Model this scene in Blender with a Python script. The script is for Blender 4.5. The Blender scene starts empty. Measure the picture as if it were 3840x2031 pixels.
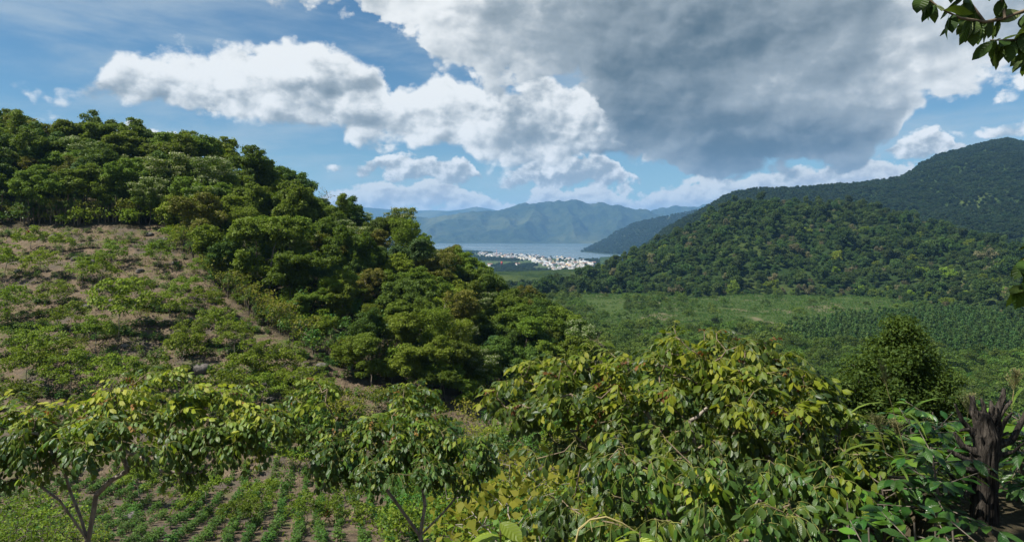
import bpy, math, random
import numpy as np
from mathutils import Vector, Matrix, Euler

rng = np.random.default_rng(7)
random.seed(7)
R = math.radians
SC = bpy.context.scene
COL = SC.collection

# ------------------------------------------------------------------ camera
FPX, HZ, CZ = 640.0, 231.0, 150.0      # focal length and horizon row for a 1024 wide frame, eye height above the lake
cam_d = bpy.data.cameras.new('camera')
cam_d.sensor_fit = 'HORIZONTAL'; cam_d.sensor_width = 36.0
cam_d.lens = FPX / 1024 * 36
cam_d.shift_y = -(270.5 - HZ) / 1024
cam_d.clip_start = 0.05; cam_d.clip_end = 60000
cam = bpy.data.objects.new('camera', cam_d); COL.objects.link(cam)
cam.location = (0, 0, CZ); cam.rotation_euler = (R(90), 0, 0)
SC.camera = cam

# ------------------------------------------------------------------ sky, sun, exposure
SUN_AZ, SUN_EL = R(-106), R(55)          # azimuth from +Y towards +X, elevation
sun_dir = Vector((math.sin(SUN_AZ) * math.cos(SUN_EL), math.cos(SUN_AZ) * math.cos(SUN_EL), math.sin(SUN_EL)))
world = bpy.data.worlds.new('World'); SC.world = world; world.use_nodes = True


class NT:
    """small helper to write node trees as expressions"""
    def __init__(s, tree): s.t = tree; s.n = tree.nodes; s.l = tree.links
    def put(s, sock, v):
        if v is None: return
        if isinstance(v, bpy.types.NodeSocket): s.l.new(v, sock)
        else:
            try: sock.default_value = v
            except Exception:
                sock.default_value = (v, v, v, 1.0) if len(sock.default_value) == 4 else (v, v, v)
    def node(s, typ, **kw):
        nd = s.n.new(typ)
        for k, v in kw.items(): setattr(nd, k, v)
        return nd
    def m(s, op, a, b=None, c=None, clamp=False):
        nd = s.node('ShaderNodeMath', operation=op); nd.use_clamp = clamp
        for i, v in enumerate((a, b, c)): s.put(nd.inputs[i], v)
        return nd.outputs[0]
    def add(s, a, b): return s.m('ADD', a, b)
    def sub(s, a, b): return s.m('SUBTRACT', a, b)
    def mul(s, a, b): return s.m('MULTIPLY', a, b)
    def v(s, op, a, b=None):
        nd = s.node('ShaderNodeVectorMath', operation=op)
        s.put(nd.inputs[0], a)
        if b is not None: s.put(nd.inputs[1], b)
        return nd.outputs[0]
    def smooth(s, x, lo, hi, a=0.0, b=1.0):
        nd = s.node('ShaderNodeMapRange', interpolation_type='SMOOTHSTEP')
        for i, q in enumerate((x, lo, hi, a, b)): s.put(nd.inputs[i], q)
        return nd.outputs[0]
    def lin(s, x, lo, hi, a=0.0, b=1.0):
        nd = s.node('ShaderNodeMapRange')
        for i, q in enumerate((x, lo, hi, a, b)): s.put(nd.inputs[i], q)
        return nd.outputs[0]
    def noise(s, vec, scale, detail=4, rough=0.5, dist=0.0, lac=2.0, dim='3D'):
        nd = s.node('ShaderNodeTexNoise', noise_dimensions=dim)
        s.put(nd.inputs['Vector'], vec); nd.inputs['Scale'].default_value = scale
        nd.inputs['Detail'].default_value = detail; nd.inputs['Roughness'].default_value = rough
        nd.inputs['Distortion'].default_value = dist; nd.inputs['Lacunarity'].default_value = lac
        return nd
    def mix(s, f, a, b):
        nd = s.node('ShaderNodeMix', data_type='RGBA')
        s.put(nd.inputs[0], f); s.put(nd.inputs[6], a); s.put(nd.inputs[7], b)
        return nd.outputs[2]


def c4(c): return (c[0], c[1], c[2], 1.0)


def build_sky():
    t = NT(world.node_tree); t.n.clear()
    out = t.node('ShaderNodeOutputWorld'); bg = t.node('ShaderNodeBackground')
    sky = t.node('ShaderNodeTexSky', sky_type='NISHITA')
    sky.sun_disc = False; sky.sun_elevation = SUN_EL; sky.sun_rotation = SUN_AZ
    sky.altitude = 1600; sky.air_density = 1.25; sky.dust_density = 0.6; sky.ozone_density = 2.0
    D = t.node('ShaderNodeTexCoord').outputs['Generated']
    sep = t.node('ShaderNodeSeparateXYZ'); t.l.new(D, sep.inputs[0]); X, Y, Z = sep.outputs
    hor = t.m('SQRT', t.add(t.mul(X, X), t.mul(Y, Y)))
    v0 = t.m('DIVIDE', Z, t.m('MAXIMUM', hor, 0.02))
    a0 = t.m('ARCTAN2', X, Y)
    # azimuth / tan(elevation) plane, so that puffs stay round low in the sky
    P = t.node('ShaderNodeCombineXYZ'); t.put(P.inputs[0], a0); t.put(P.inputs[1], t.mul(v0, 1.25)); P = P.outputs[0]
    n1 = t.noise(P, 9.0, 8, 0.60, dim='2D')
    n1c = t.node('ShaderNodeSeparateColor'); t.l.new(n1.outputs['Color'], n1c.inputs[0])
    nA, nB, nC = n1c.outputs
    n2 = t.noise(t.v('ADD', P, (-0.016, 0.024, 0.0)), 9.0, 5, 0.56, dim='2D').outputs['Fac']     # the same field a little towards the sun
    PW = t.v('ADD', P, t.v('MULTIPLY', n1.outputs['Color'], (0.07, 0.07, 0.0)))
    def puffs(off):
        vo = t.node('ShaderNodeTexVoronoi', feature='SMOOTH_F1', voronoi_dimensions='2D')
        t.put(vo.inputs['Vector'], t.v('ADD', PW, off))
        vo.inputs['Scale'].default_value = 17; vo.inputs['Smoothness'].default_value = 0.25
        vo.inputs['Detail'].default_value = 2.0; vo.inputs['Roughness'].default_value = 0.5
        return vo.outputs['Distance']
    d1 = puffs((0.0, 0.0, 0.0)); d2 = puffs((-0.009, 0.013, 0.0))
    puff = t.sub(0.42, d1)
    relief = t.add(t.sub(nA, n2), t.mul(t.sub(d2, d1), 0.22))           # >0 where the sunward side is thinner
    pst = t.node('ShaderNodeMapping'); t.put(pst.inputs[0], P); pst.inputs['Scale'].default_value = (1.0, 2.0, 1.0)
    big = t.noise(pst.outputs[0], 3.5, 5, 0.5, 0.3, dim='2D').outputs['Fac']
    fine = t.noise(P, 27.0, 6, 0.58, dim='2D').outputs['Fac']; fine2 = t.noise(t.v('ADD', P, (-0.006, 0.009, 0.0)), 27.0, 5, 0.58, dim='2D').outputs['Fac']
    relief_s = t.sub(fine, fine2)
    av = t.add(a0, t.mul(t.sub(nB, 0.5), 0.06))
    vv = t.add(v0, t.mul(t.sub(nC, 0.5), 0.07))

    AZ = 1.25                                                           # ramps cover azimuth -AZ .. AZ
    u = t.lin(av, -AZ, AZ)
    VS = 0.75

    def table(rows):
        rr = sorted(rows)
        nd = t.node('ShaderNodeValToRGB'); cr = nd.color_ramp; cr.interpolation = 'LINEAR'
        pts = []
        for (x, top, bot, br) in rr:
            px, pt, pb = x * .3977, top * .3977, bot * .3977
            a = math.atan((px - 512) / FPX); ca = math.cos(a)
            pts.append(((a + AZ) / (2 * AZ), (HZ - pt) / FPX * ca / VS, (HZ - pb) / FPX * ca / VS, br))
        while len(cr.elements) < len(pts): cr.elements.new(0.5)
        for i, (p, tp, bo, br) in enumerate(pts):
            cr.elements[i].position = p
        for i, (p, tp, bo, br) in enumerate(pts):
            cr.elements[i].color = (tp, bo, br, 1)
        t.put(nd.inputs[0], u)
        sp = t.node('ShaderNodeSeparateColor'); t.l.new(nd.outputs['Color'], sp.inputs[0])
        return t.mul(sp.outputs[0], VS), t.mul(sp.outputs[1], VS), sp.outputs[2]

    def layer(under, rows, soft, rag, bright, grey, dark, relief_k, tbias=0.0, big_k=0.9, grow=0.60, small=False):
        nd_, rl_ = (fine, relief_s) if small else (nA, relief)
        top, bot, par = table(rows)
        up = t.m('DIVIDE', t.sub(top, vv), soft); dn = t.m('DIVIDE', t.sub(vv, bot), soft * 1.25)
        cov = t.m('SMOOTH_MIN', up, dn, 0.5)
        den = t.add(t.m('MINIMUM', t.add(cov, grow), 1.6), t.mul(t.add(t.sub(nd_, 0.5), t.mul(puff, 0.2 if small else 0.5)), rag))
        alpha = t.smooth(den, 0.05, 0.48)
        tt = t.m('DIVIDE', t.sub(vv, bot), t.m('MAXIMUM', t.sub(top, bot), 0.02), clamp=True)
        edge = t.smooth(den, 1.7, 0.2, 0.0, 0.34)                       # thin rims let the light through
        lit = t.add(t.add(t.mul(tt, 0.62), tbias), t.mul(t.sub(big, 0.5), big_k))
        lit = t.add(lit, t.mul(rl_, relief_k))
        lit = t.add(lit, t.add(edge, t.mul(puff, 0.18)))
        lit = t.sub(lit, par)
        c1 = t.mix(t.smooth(lit, -0.80, 0.42), c4(dark), c4(grey))
        c2 = t.mix(t.smooth(lit, 0.12, 1.02), c1, c4(bright))
        return t.mix(alpha, under, c2)

    K = 7.6                                                            # cloud radiance, Background strength is 0.1
    W = (0.93 * K, 0.95 * K, 0.95 * K); G = (0.36 * K, 0.42 * K, 0.46 * K); DK = (0.095 * K, 0.145 * K, 0.185 * K)
    sk = t.mix(1.0, sky.outputs[0], (0, 0, 0, 1))
    sk.node.blend_type = 'MULTIPLY'; sk.node.inputs[7].default_value = (0.42, 0.62, 0.70, 1)
    # thin high veil
    ve = t.node('ShaderNodeMapping'); t.put(ve.inputs[0], P); ve.inputs['Rotation'].default_value = (0, 0, R(14)); ve.inputs['Scale'].default_value = (1.0, 3.2, 1)
    vn = t.noise(ve.outputs[0], 3.0, 8, 0.6, 0.25, dim='2D').outputs['Fac']
    veil = t.mul(t.smooth(vn, 0.36, 0.76), 0.62)
    low = t.smooth(v0, 0.20, 0.0, 0.0, 0.22)
    c = t.mix(t.m('MAXIMUM', veil, low), sk, c4((0.50 * K, 0.60 * K, 0.66 * K)))
    N = (None,)
    # far cumulus along the horizon
    c = layer(c, [(-900, 470, 560, .1), (-300, 480, 560, .1), (700, 520, 560, .1), (850, 470, 535, .1), (900, 448, 540, .05), (960, 462, 540, .1), (1010, 488, 540, .1), (1060, 466, 540, .0), (1110, 455, 540, .1),
                  (1170, 484, 540, .15), (1230, 478, 540, .1), (1300, 497, 540, .1), (1360, 466, 540, .1), (1440, 474, 540, .15), (1510, 462, 540, .1), (1580, 492, 540, .1),
                  (1640, 476, 540, .05), (1700, 470, 540, .05), (1760, 448, 540, .1), (1860, 452, 540, .1), (1960, 440, 540, .05), (2100, 428, 540, .1), (2240, 420, 540, .1), (2400, 470, 540, .2), (2800, 470, 560, .1)],
              0.016, 2.3, (0.80 * K, 0.82 * K, 0.80 * K), (0.46 * K, 0.49 * K, 0.53 * K), (0.30 * K, 0.38 * K, 0.43 * K), 2.2, 0.22, small=True)
    # small separate cumuli
    c = layer(c, [(150, 400, 380, 0), (192, 340, 350, 0), (212, 300, 370, -.0), (236, 292, 380, 0), (258, 305, 370, 0), (275, 360, 350, 0), (300, 380, 350, 0), (330, 318, 350, 0), (350, 312, 350, 0), (368, 350, 340, 0), (800, 440, 400, 0),
                  (895, 420, 415, .2), (930, 396, 425, .2), (975, 384, 438, .2), (1020, 395, 450, .2), (1060, 402, 448, .2), (1100, 418, 452, .2), (1140, 408, 458, .2), (1185, 425, 452, .2), (1220, 455, 440, .2),
                  (1270, 450, 440, .15), (1310, 412, 462, .1), (1370, 388, 464, .1), (1430, 392, 464, .15), (1500, 398, 462, .15), (1550, 425, 460, .15), (1600, 460, 440, .1), (2180, 430, 410, .1),
                  (2250, 345, 405, .1), (2310, 326, 400, .1), (2370, 330, 385, .1), (2410, 385, 360, .1)],
              0.016, 2.0, W, G, (0.26 * K, 0.33 * K, 0.38 * K), 2.2, 0.20, small=True)
    # the middle cumulus
    c = layer(c, [(-900, 250, 300, .1), (-420, 230, 330, .1), (-330, 300, 280, .1), (900, 300, 270, 0), (955, 252, 330, 0), (1000, 230, 345, 0), (1060, 212, 350, 0), (1105, 200, 356, 0), (1150, 214, 372, .02), (1200, 228, 392, .05), (1250, 236, 402, .12),
                  (1300, 224, 415, .18), (1350, 203, 418, .12), (1410, 212, 412, .1), (1460, 228, 392, .2), (1520, 236, 385, .25), (1580, 255, 380, .3), (1680, 280, 380, .4), (1760, 330, 340, .4), (2700, 330, 300, .3), (3050, 240, 330, .2), (3300, 220, 340, .1)],
              0.03, 1.25, W, G, DK, 2.4, 0.38)
    # the long left cumulus
    c = layer(c, [(-900, 90, 200, .1), (-600, 80, 210, .1), (-450, 180, 150, .1), (200, 240, 200, .2), (245, 205, 232, .30), (290, 160, 240, .12), (350, 148, 250, .1), (420, 146, 262, .12), (480, 148, 278, .12), (530, 136, 288, .08), (580, 118, 296, .06),
                  (640, 110, 302, .05), (710, 116, 310, .08), (760, 126, 314, .08), (805, 116, 316, .06), (850, 138, 318, .12), (900, 160, 326, .15), (945, 180, 334, .2), (985, 225, 338, .25), (1010, 270, 320, .3), (1050, 330, 300, .3), (2700, 330, 290, .2), (2900, 90, 200, .1), (3300, 80, 190, .1)],
              0.036, 1.25, W, G, DK, 2.4, 0.42)
    # wisps right of it
    # the great dark cloud
    c = layer(c, [(-900, -420, -260, .2), (-200, -420, -300, .3), (650, -420, -60, .2), (720, -420, -5, .15), (780, -420, 18, .15), (830, -420, -12, .15), (905, -420, 0, .05), (940, -420, 58, .05), (1010, -420, 72, .05), (1075, -420, 100, .08), (1110, -420, 150, .14), (1190, -420, 180, .25), (1250, -420, 206, .3), (1330, -420, 206, .25),
                  (1410, -420, 214, .3), (1490, -420, 235, .4), (1560, -420, 300, .62), (1610, -420, 372, .64), (1680, -420, 420, .64), (1780, -420, 442, .84), (1900, -420, 448, .84), (2000, -420, 440, .64), (2110, -420, 424, .64), (2190, -420, 402, .62), (2245, -420, 372, .25), (2268, -420, 300, .12), (2310, -420, 250, .0), (2380, -420, 228, .0), (2480, -420, 205, .0), (2600, -420, 185, .05), (2900, -420, 100, .2), (3400, -420, -200, .2)],
              0.036, 2.0, W, G, DK, 1.3, 0.39, 1.7)
    t.l.new(c, bg.inputs[0]); bg.inputs[1].default_value = 0.06
    t.l.new(bg.outputs[0], out.inputs[0])
    world.cycles.sampling_method = 'MANUAL'; world.cycles.sample_map_resolution = 512


build_sky()
sun_d = bpy.data.lights.new('sun', 'SUN'); sun_d.energy = 4.3; sun_d.angle = R(0.53); sun_d.color = (1.0, 0.95, 0.86)
sun = bpy.data.objects.new('sun', sun_d); COL.objects.link(sun)
sun.rotation_euler = sun_dir.to_track_quat('Z', 'Y').to_euler(); sun.location = (0, 0, 900)
SC.view_settings.view_transform = 'Standard'; SC.view_settings.look = 'None'
SC.view_settings.exposure = 1.12; SC.view_settings.gamma = 1.0
cy = SC.cycles
cy.max_bounces = 5; cy.diffuse_bounces = 1; cy.glossy_bounces = 2; cy.transmission_bounces = 3; cy.volume_bounces = 1; cy.transparent_max_bounces = 4
cy.use_denoising = True
try: cy.denoiser = 'OPENIMAGEDENOISE'; cy.denoising_prefilter = 'ACCURATE'
except Exception: pass
cy.caustics_reflective = False; cy.caustics_refractive = False
cy.use_adaptive_sampling = True; cy.adaptive_threshold = 0.01

# ------------------------------------------------------------------ helpers
def P(px, py, Y):
    """world point seen at picture position px,py (1024 wide) at distance Y"""
    return np.array([(px - 512) / FPX * Y, Y, CZ - (py - HZ) / FPX * Y])


class MB:
    """mesh builder on numpy arrays"""
    def __init__(s): s.V = []; s.F = []; s.n = 0; s.A = {}; s.M = []
    def add(s, V, F, mat=0, **attrs):
        V = np.asarray(V, float); F = np.asarray(F, int)
        s.V.append(V); s.F.append(F + s.n); s.n += len(V); s.M.append(np.full(len(F), mat))
        for k, a in attrs.items(): s.A.setdefault(k, []).append((s.n - len(V), np.broadcast_to(np.asarray(a, float), (len(V),))))
    def mesh(s, name, mats, smooth=False):
        me = bpy.data.meshes.new(name)
        V = np.concatenate(s.V) if s.V else np.zeros((0, 3))
        me.vertices.add(len(V)); me.vertices.foreach_set('co', V.astype(np.float32).ravel())
        tot = np.concatenate([np.full(len(f), f.shape[1]) for f in s.F if len(f)]); idx = np.concatenate([f.ravel() for f in s.F if len(f)])
        me.loops.add(len(idx)); me.loops.foreach_set('vertex_index', idx.astype(np.int32))
        me.polygons.add(len(tot)); st = np.concatenate([[0], np.cumsum(tot)[:-1]])
        me.polygons.foreach_set('loop_start', st.astype(np.int32)); me.polygons.foreach_set('loop_total', tot.astype(np.int32))
        me.polygons.foreach_set('material_index', np.concatenate([m for m, f in zip(s.M, s.F) if len(f)]).astype(np.int32))
        if smooth: me.polygons.foreach_set('use_smooth', np.ones(len(tot), bool))
        for k, parts in s.A.items():
            arr = np.zeros(len(V), np.float32)
            for o, a in parts: arr[o:o + len(a)] = a
            at = me.attributes.new(k, 'FLOAT', 'POINT'); at.data.foreach_set('value', arr)
        for m in (mats if isinstance(mats, (list, tuple)) else [mats]): me.materials.append(m)
        me.update(calc_edges=True); me.validate()
        return me


def link(name, me, parent=None, label=None, cat=None, group=None, kind=None, loc=None):
    o = bpy.data.objects.new(name, me); COL.objects.link(o)
    if parent is not None: o.parent = parent
    if loc is not None: o.location = loc
    if label: o['label'] = label
    if cat: o['category'] = cat
    if group: o['group'] = group
    if kind: o['kind'] = kind
    return o


def thing(name, loc, label, cat, group=None, rz=0.0, sc=1.0):
    o = link(name, None, None, label, cat, group, loc=tuple(loc))
    o.rotation_euler = (0, 0, rz); o.scale = (sc, sc, sc) if np.isscalar(sc) else sc
    return o


def unit(a): return a / np.maximum(np.linalg.norm(a, axis=-1, keepdims=True), 1e-9)


def rand_dirs(n):
    return unit(rng.normal(size=(n, 3)))


def vnoise(x, y, seed=0):
    """value noise, -1..1"""
    xi = np.floor(x).astype(np.int64); yi = np.floor(y).astype(np.int64); fx = x - xi; fy = y - yi
    fx = fx * fx * (3 - 2 * fx); fy = fy * fy * (3 - 2 * fy)
    def h(i, j):
        k = (i * 374761393 + j * 668265263 + seed * 974711) & 0xffffffff
        k = ((k ^ (k >> 13)) * 1274126177) & 0xffffffff
        k = k ^ (k >> 16)
        return (k & 0xffff) / 32767.5 - 1
    return (h(xi, yi) * (1 - fx) + h(xi + 1, yi) * fx) * (1 - fy) + (h(xi, yi + 1) * (1 - fx) + h(xi + 1, yi + 1) * fx) * fy


def fbm(x, y, oct=4, seed=0):
    x = np.asarray(x, float); y = np.asarray(y, float); s = 0; a = 1; t = 0
    for o in range(oct):
        s = s + a * vnoise(x * 2 ** o + 13.7 * o, y * 2 ** o + 7.1 * o, seed + o); t += a; a *= .5
    return s / t


def prisms(A, B, ra, rb, sides=5):
    """tapered tubes between point arrays A and B"""
    A = np.asarray(A, float); B = np.asarray(B, float); n = len(A)
    d = unit(B - A); h = np.where(np.abs(d[:, 2:3]) < .9, np.array([[0, 0, 1.]]), np.array([[1., 0, 0]]))
    u = unit(np.cross(d, h)); w = np.cross(d, u)
    an = np.arange(sides) / sides * 2 * math.pi
    ring = u[:, None, :] * np.cos(an)[None, :, None] + w[:, None, :] * np.sin(an)[None, :, None]
    V0 = A[:, None, :] + ring * np.asarray(ra)[:, None, None]; V1 = B[:, None, :] + ring * np.asarray(rb)[:, None, None]
    V = np.concatenate([V0, V1], 1).reshape(-1, 3)
    i = np.arange(sides); j = (i + 1) % sides
    f = np.stack([i, j, j + sides, i + sides], 1)
    F = (f[None] + (np.arange(n) * 2 * sides)[:, None, None]).reshape(-1, 4)
    return V, F


def tube(pts, rad, sides=6):
    pts = np.asarray(pts, float); rad = np.broadcast_to(np.asarray(rad, float), (len(pts),)); n = len(pts)
    d = unit(np.gradient(pts, axis=0)); V = []
    an = np.arange(sides) / sides * 2 * math.pi
    u = None
    for k in range(n):
        if u is None:
            h = np.array([0, 0, 1.]) if abs(d[k, 2]) < .9 else np.array([1., 0, 0]); u = unit(np.cross(d[k], h))
        else: u = unit(u - d[k] * np.dot(u, d[k]))
        w = np.cross(d[k], u)
        V.append(pts[k] + (u[None] * np.cos(an)[:, None] + w[None] * np.sin(an)[:, None]) * rad[k])
    V = np.concatenate(V); F = []
    for k in range(n - 1):
        for i in range(sides):
            j = (i + 1) % sides; F.append((k * sides + i, k * sides + j, (k + 1) * sides + j, (k + 1) * sides + i))
    return V, np.array(F)


def leaf_quads(C, D, N, L, W, fold=0.12):
    """simple folded leaf quads: base C, axis D, face normal N"""
    n = len(C); L = np.broadcast_to(L, (n,))[:, None]; W = np.broadcast_to(W, (n,))[:, None]
    S = unit(np.cross(N, D)); M = np.cross(D, S)
    V = np.stack([C, C + D * L * .45 + S * W * .5 + M * W * fold, C + D * L - M * L * .12, C + D * L * .45 - S * W * .5 + M * W * fold], 1).reshape(-1, 3)
    F = np.arange(4 * n).reshape(n, 4)
    return V, F


# ------------------------------------------------------------------ materials
def leaf_mat(name, a, b, young=None, trans=0.34, rough=0.6, spec=0.16, var=0.28, hue=0.018, bump=False, tcol=None):
    m = bpy.data.materials.new(name); m.use_nodes = True; t = NT(m.node_tree); t.n.clear()
    out = t.node('ShaderNodeOutputMaterial')
    at = t.node('ShaderNodeAttribute', attribute_name='tint'); oi = t.node('ShaderNodeObjectInfo')
    c = t.mix(at.outputs['Fac'], c4(a), c4(b))
    if young is not None:
        at2 = t.node('ShaderNodeAttribute', attribute_name='young')
        c = t.mix(at2.outputs['Fac'], c, c4(young))
    hs = t.node('ShaderNodeHueSaturation')
    r = oi.outputs['Random']
    t.put(hs.inputs['Hue'], t.lin(t.m('FRACT', t.mul(r, 7.31)), 0, 1, 0.5 - hue, 0.5 + hue))
    t.put(hs.inputs['Value'], t.lin(r, 0, 1, 1 - var, 1 + var)); t.put(hs.inputs['Color'], c)
    c = hs.outputs[0]
    bs = t.node('ShaderNodeBsdfPrincipled'); t.put(bs.inputs['Base Color'], c); bs.inputs['Roughness'].default_value = rough
    bs.inputs['Specular IOR Level'].default_value = spec
    tr = t.node('ShaderNodeBsdfTranslucent')
    tint = t.mix(0.5, c, c4((.20, .30, .02) if tcol is None else tcol)); t.put(tr.inputs[0], tint)
    if bump:
        al = t.node('ShaderNodeAttribute', attribute_name='along').outputs['Fac']; ac = t.node('ShaderNodeAttribute', attribute_name='across').outputs['Fac']
        w = t.m('SINE', t.add(t.mul(al, 52.0), t.mul(t.m('ABSOLUTE', ac), -9.0)))
        bp = t.node('ShaderNodeBump'); bp.inputs['Strength'].default_value = 0.35; bp.inputs['Distance'].default_value = 0.004
        t.put(bp.inputs['Height'], w); t.l.new(bp.outputs[0], bs.inputs['Normal'])
    mx = t.node('ShaderNodeMixShader'); mx.inputs[0].default_value = trans
    t.l.new(bs.outputs[0], mx.inputs[1]); t.l.new(tr.outputs[0], mx.inputs[2]); t.l.new(mx.outputs[0], out.inputs[0])
    return m


def solid_mat(name, a, b, scale=6.0, rough=0.9, bump=0.3, stretch=(1, 1, 1), spec=0.2, dist=0.02, coord='Object', c3=None, s3=1.0):
    m = bpy.data.materials.new(name); m.use_nodes = True; t = NT(m.node_tree); bs = t.n['Principled BSDF']
    tc = t.node('ShaderNodeTexCoord').outputs[coord]
    mp = t.node('ShaderNodeMapping'); t.put(mp.inputs[0], tc); mp.inputs['Scale'].default_value = stretch
    n = t.noise(mp.outputs[0], scale, 6, 0.6, 0.3)
    c = t.mix(t.smooth(n.outputs['Fac'], 0.32, 0.68), c4(a), c4(b))
    if c3 is not None:
        n3 = t.noise(mp.outputs[0], s3, 3, 0.6); c = t.mix(t.smooth(n3.outputs['Fac'], 0.52, 0.66), c, c4(c3))
    t.put(bs.inputs['Base Color'], c); bs.inputs['Roughness'].default_value = rough; bs.inputs['Specular IOR Level'].default_value = spec
    if bump:
        bp = t.node('ShaderNodeBump'); bp.inputs['Strength'].default_value = bump; bp.inputs['Distance'].default_value = dist
        t.put(bp.inputs['Height'], n.outputs['Fac']); t.l.new(bp.outputs[0], bs.inputs['Normal'])
    return m


MT = {}
MT['bark'] = solid_mat('bark', (.075, .06, .045), (.17, .145, .115), 9, .9, .5, (2, 2, .5))
MT['bark_pale'] = solid_mat('bark_pale', (.16, .135, .11), (.34, .30, .25), 7, .9, .4, (2, 2, .5))
MT['bark_dark'] = solid_mat('bark_dark', (.03, .026, .022), (.085, .072, .06), 8, .95, .6, (2, 2, .4))
MT['broad'] = leaf_mat('leaf_broad', (0.062, 0.105, 0.01), (0.135, 0.18, 0.018), trans=.34, var=.34)
MT['dense'] = leaf_mat('leaf_dense', (0.042, 0.084, 0.012), (0.09, 0.138, 0.02), trans=.25, var=.22)
MT['blue'] = leaf_mat('leaf_bluish', (0.032, 0.08, 0.022), (0.07, 0.125, 0.036), trans=.22, var=.2)
MT['olive'] = leaf_mat('leaf_olive', (0.08, 0.085, 0.012), (0.15, 0.135, 0.024), trans=.3)
MT['bright'] = leaf_mat('leaf_bright', (0.095, 0.155, 0.012), (0.175, 0.225, 0.02), trans=.36)
MT['flower'] = leaf_mat('leaf_flowering', (0.065, 0.115, 0.014), (0.125, 0.175, 0.022), young=(.34, .36, .20), trans=.3)
MT['yellow'] = leaf_mat('leaf_yellowing', (0.13, 0.145, 0.014), (0.22, 0.21, 0.024), trans=.36)
MT['sparse'] = leaf_mat('leaf_sparse', (.10, .095, .045), (.17, .15, .075), trans=.25)
MT['pine'] = leaf_mat('leaf_needle', (.030, .070, .018), (.062, .115, .026), trans=.18, var=.25)
MT['coffee'] = leaf_mat('leaf_coffee', (.030, .085, .010), (.070, .150, .016), trans=.25, rough=.55, spec=.25)
MT['far'] = leaf_mat('leaf_far', (.026, .056, .013), (.058, .095, .020), trans=.25, var=.40, hue=.022)  # lowered a little, cloud shadow on the hill is in the colour
MT['valley'] = leaf_mat('leaf_valley', (.040, .078, .012), (.090, .135, .020), trans=.28, var=.45, hue=.02)
MT['yucca'] = leaf_mat('leaf_yucca', (.050, .105, .022), (.12, .17, .045), trans=.2)

# ------------------------------------------------------------------ ground
NEAR = [(-70, 9), (-12, -.6), (0, -1.7), (3, -3.1), (12, -8.4), (25, -14.0), (40, -19.6)]
FARL = [(600, -57), (1000, -92), (1700, -128), (2300, -139.5), (3000, -143)]
COLS = {
    -500: NEAR + [(48, -21), (62, -22), (78, -17), (125, 8), (170, 26), (240, 30), (380, -20)],
    -100: NEAR + [(48, -22), (62, -24.6), (78, -20), (125, 2), (167, 21), (210, 20), (330, -35)],
    0: NEAR + [(48, -22), (62, -24.8), (78, -20.4), (125, 1), (165, 19), (200, 17), (320, -40)],
    100: NEAR + [(48, -22), (62, -24.8), (78, -20.6), (125, 1), (163, 16), (195, 14), (320, -42)],
    200: NEAR + [(48, -22), (62, -24.8), (78, -20.6), (125, -.5), (160, 10), (190, 8), (320, -45)],
    300: NEAR + [(48, -22), (62, -24.8), (78, -21), (125, -5), (155, 3.4), (185, 1), (310, -48)],
    350: NEAR + [(48, -22), (62, -25), (78, -21.4), (125, -9), (150, -1.8), (180, -6), (300, -50)],
    400: NEAR + [(48, -22.2), (62, -25), (78, -22), (110, -14), (145, -5.0), (180, -11), (300, -52)],
    440: NEAR + [(48, -22.4), (62, -25.4), (78, -23), (110, -17), (140, -11.2), (180, -21), (300, -54)],
    480: NEAR + [(48, -22.6), (62, -26), (78, -24.5), (110, -20.5), (135, -17.2), (180, -30), (300, -56)],
    530: NEAR + [(48, -23), (62, -26.6), (78, -25.6), (125, -21), (160, -30), (220, -50), (300, -57)],
    580: NEAR + [(48, -23), (62, -27.4), (78, -27), (125, -25), (160, -36), (220, -54), (300, -57)],
    640: NEAR + [(48, -23.6), (62, -29), (90, -36), (125, -44), (160, -52), (220, -56.5), (300, -57)],
    720: NEAR[:-1] + [(40, -20.5), (62, -31), (90, -43), (125, -53), (180, -56.5), (300, -57.5)],
    1100: NEAR[:-2] + [(25, -13.5), (40, -21), (62, -33), (90, -45), (125, -54), (180, -57), (300, -57.5)],
    1500: NEAR[:-2] + [(25, -13.5), (40, -21), (62, -33), (90, -45), (125, -54), (180, -57), (300, -57.5)],
}
SHORE = {-500: 5600, 400: 5300, 440: 5200, 480: 4650, 530: 3850, 560: 3550, 580: 3400, 640: 3150, 720: 3000, 1500: 2900}
_px = np.array(sorted(COLS)); _yg = np.concatenate([np.linspace(-70, 200, 541), np.geomspace(201, 24000, 260)])
_tab = []
for p_ in _px:
    ys = float(np.interp(p_, sorted(SHORE), [SHORE[k] for k in sorted(SHORE)]))
    kn = COLS[int(p_)] + FARL + [(ys - 250, -145.5), (ys, -150.4), (ys + 120, -156), (24000, -190)]
    kn = sorted(kn)
    _tab.append(np.interp(_yg, [k[0] for k in kn], [k[1] for k in kn]))
_tab = np.array(_tab)
for _ in range(2):                                                      # round the knots off a little
    _tab[:, 1:541] = _tab[:, 1:541]
    k_ = np.ones(9) / 9; pad = np.pad(_tab, ((0, 0), (4, 4)), 'edge')
    _tab = np.array([np.convolve(r, k_, 'valid') for r in pad])


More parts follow.
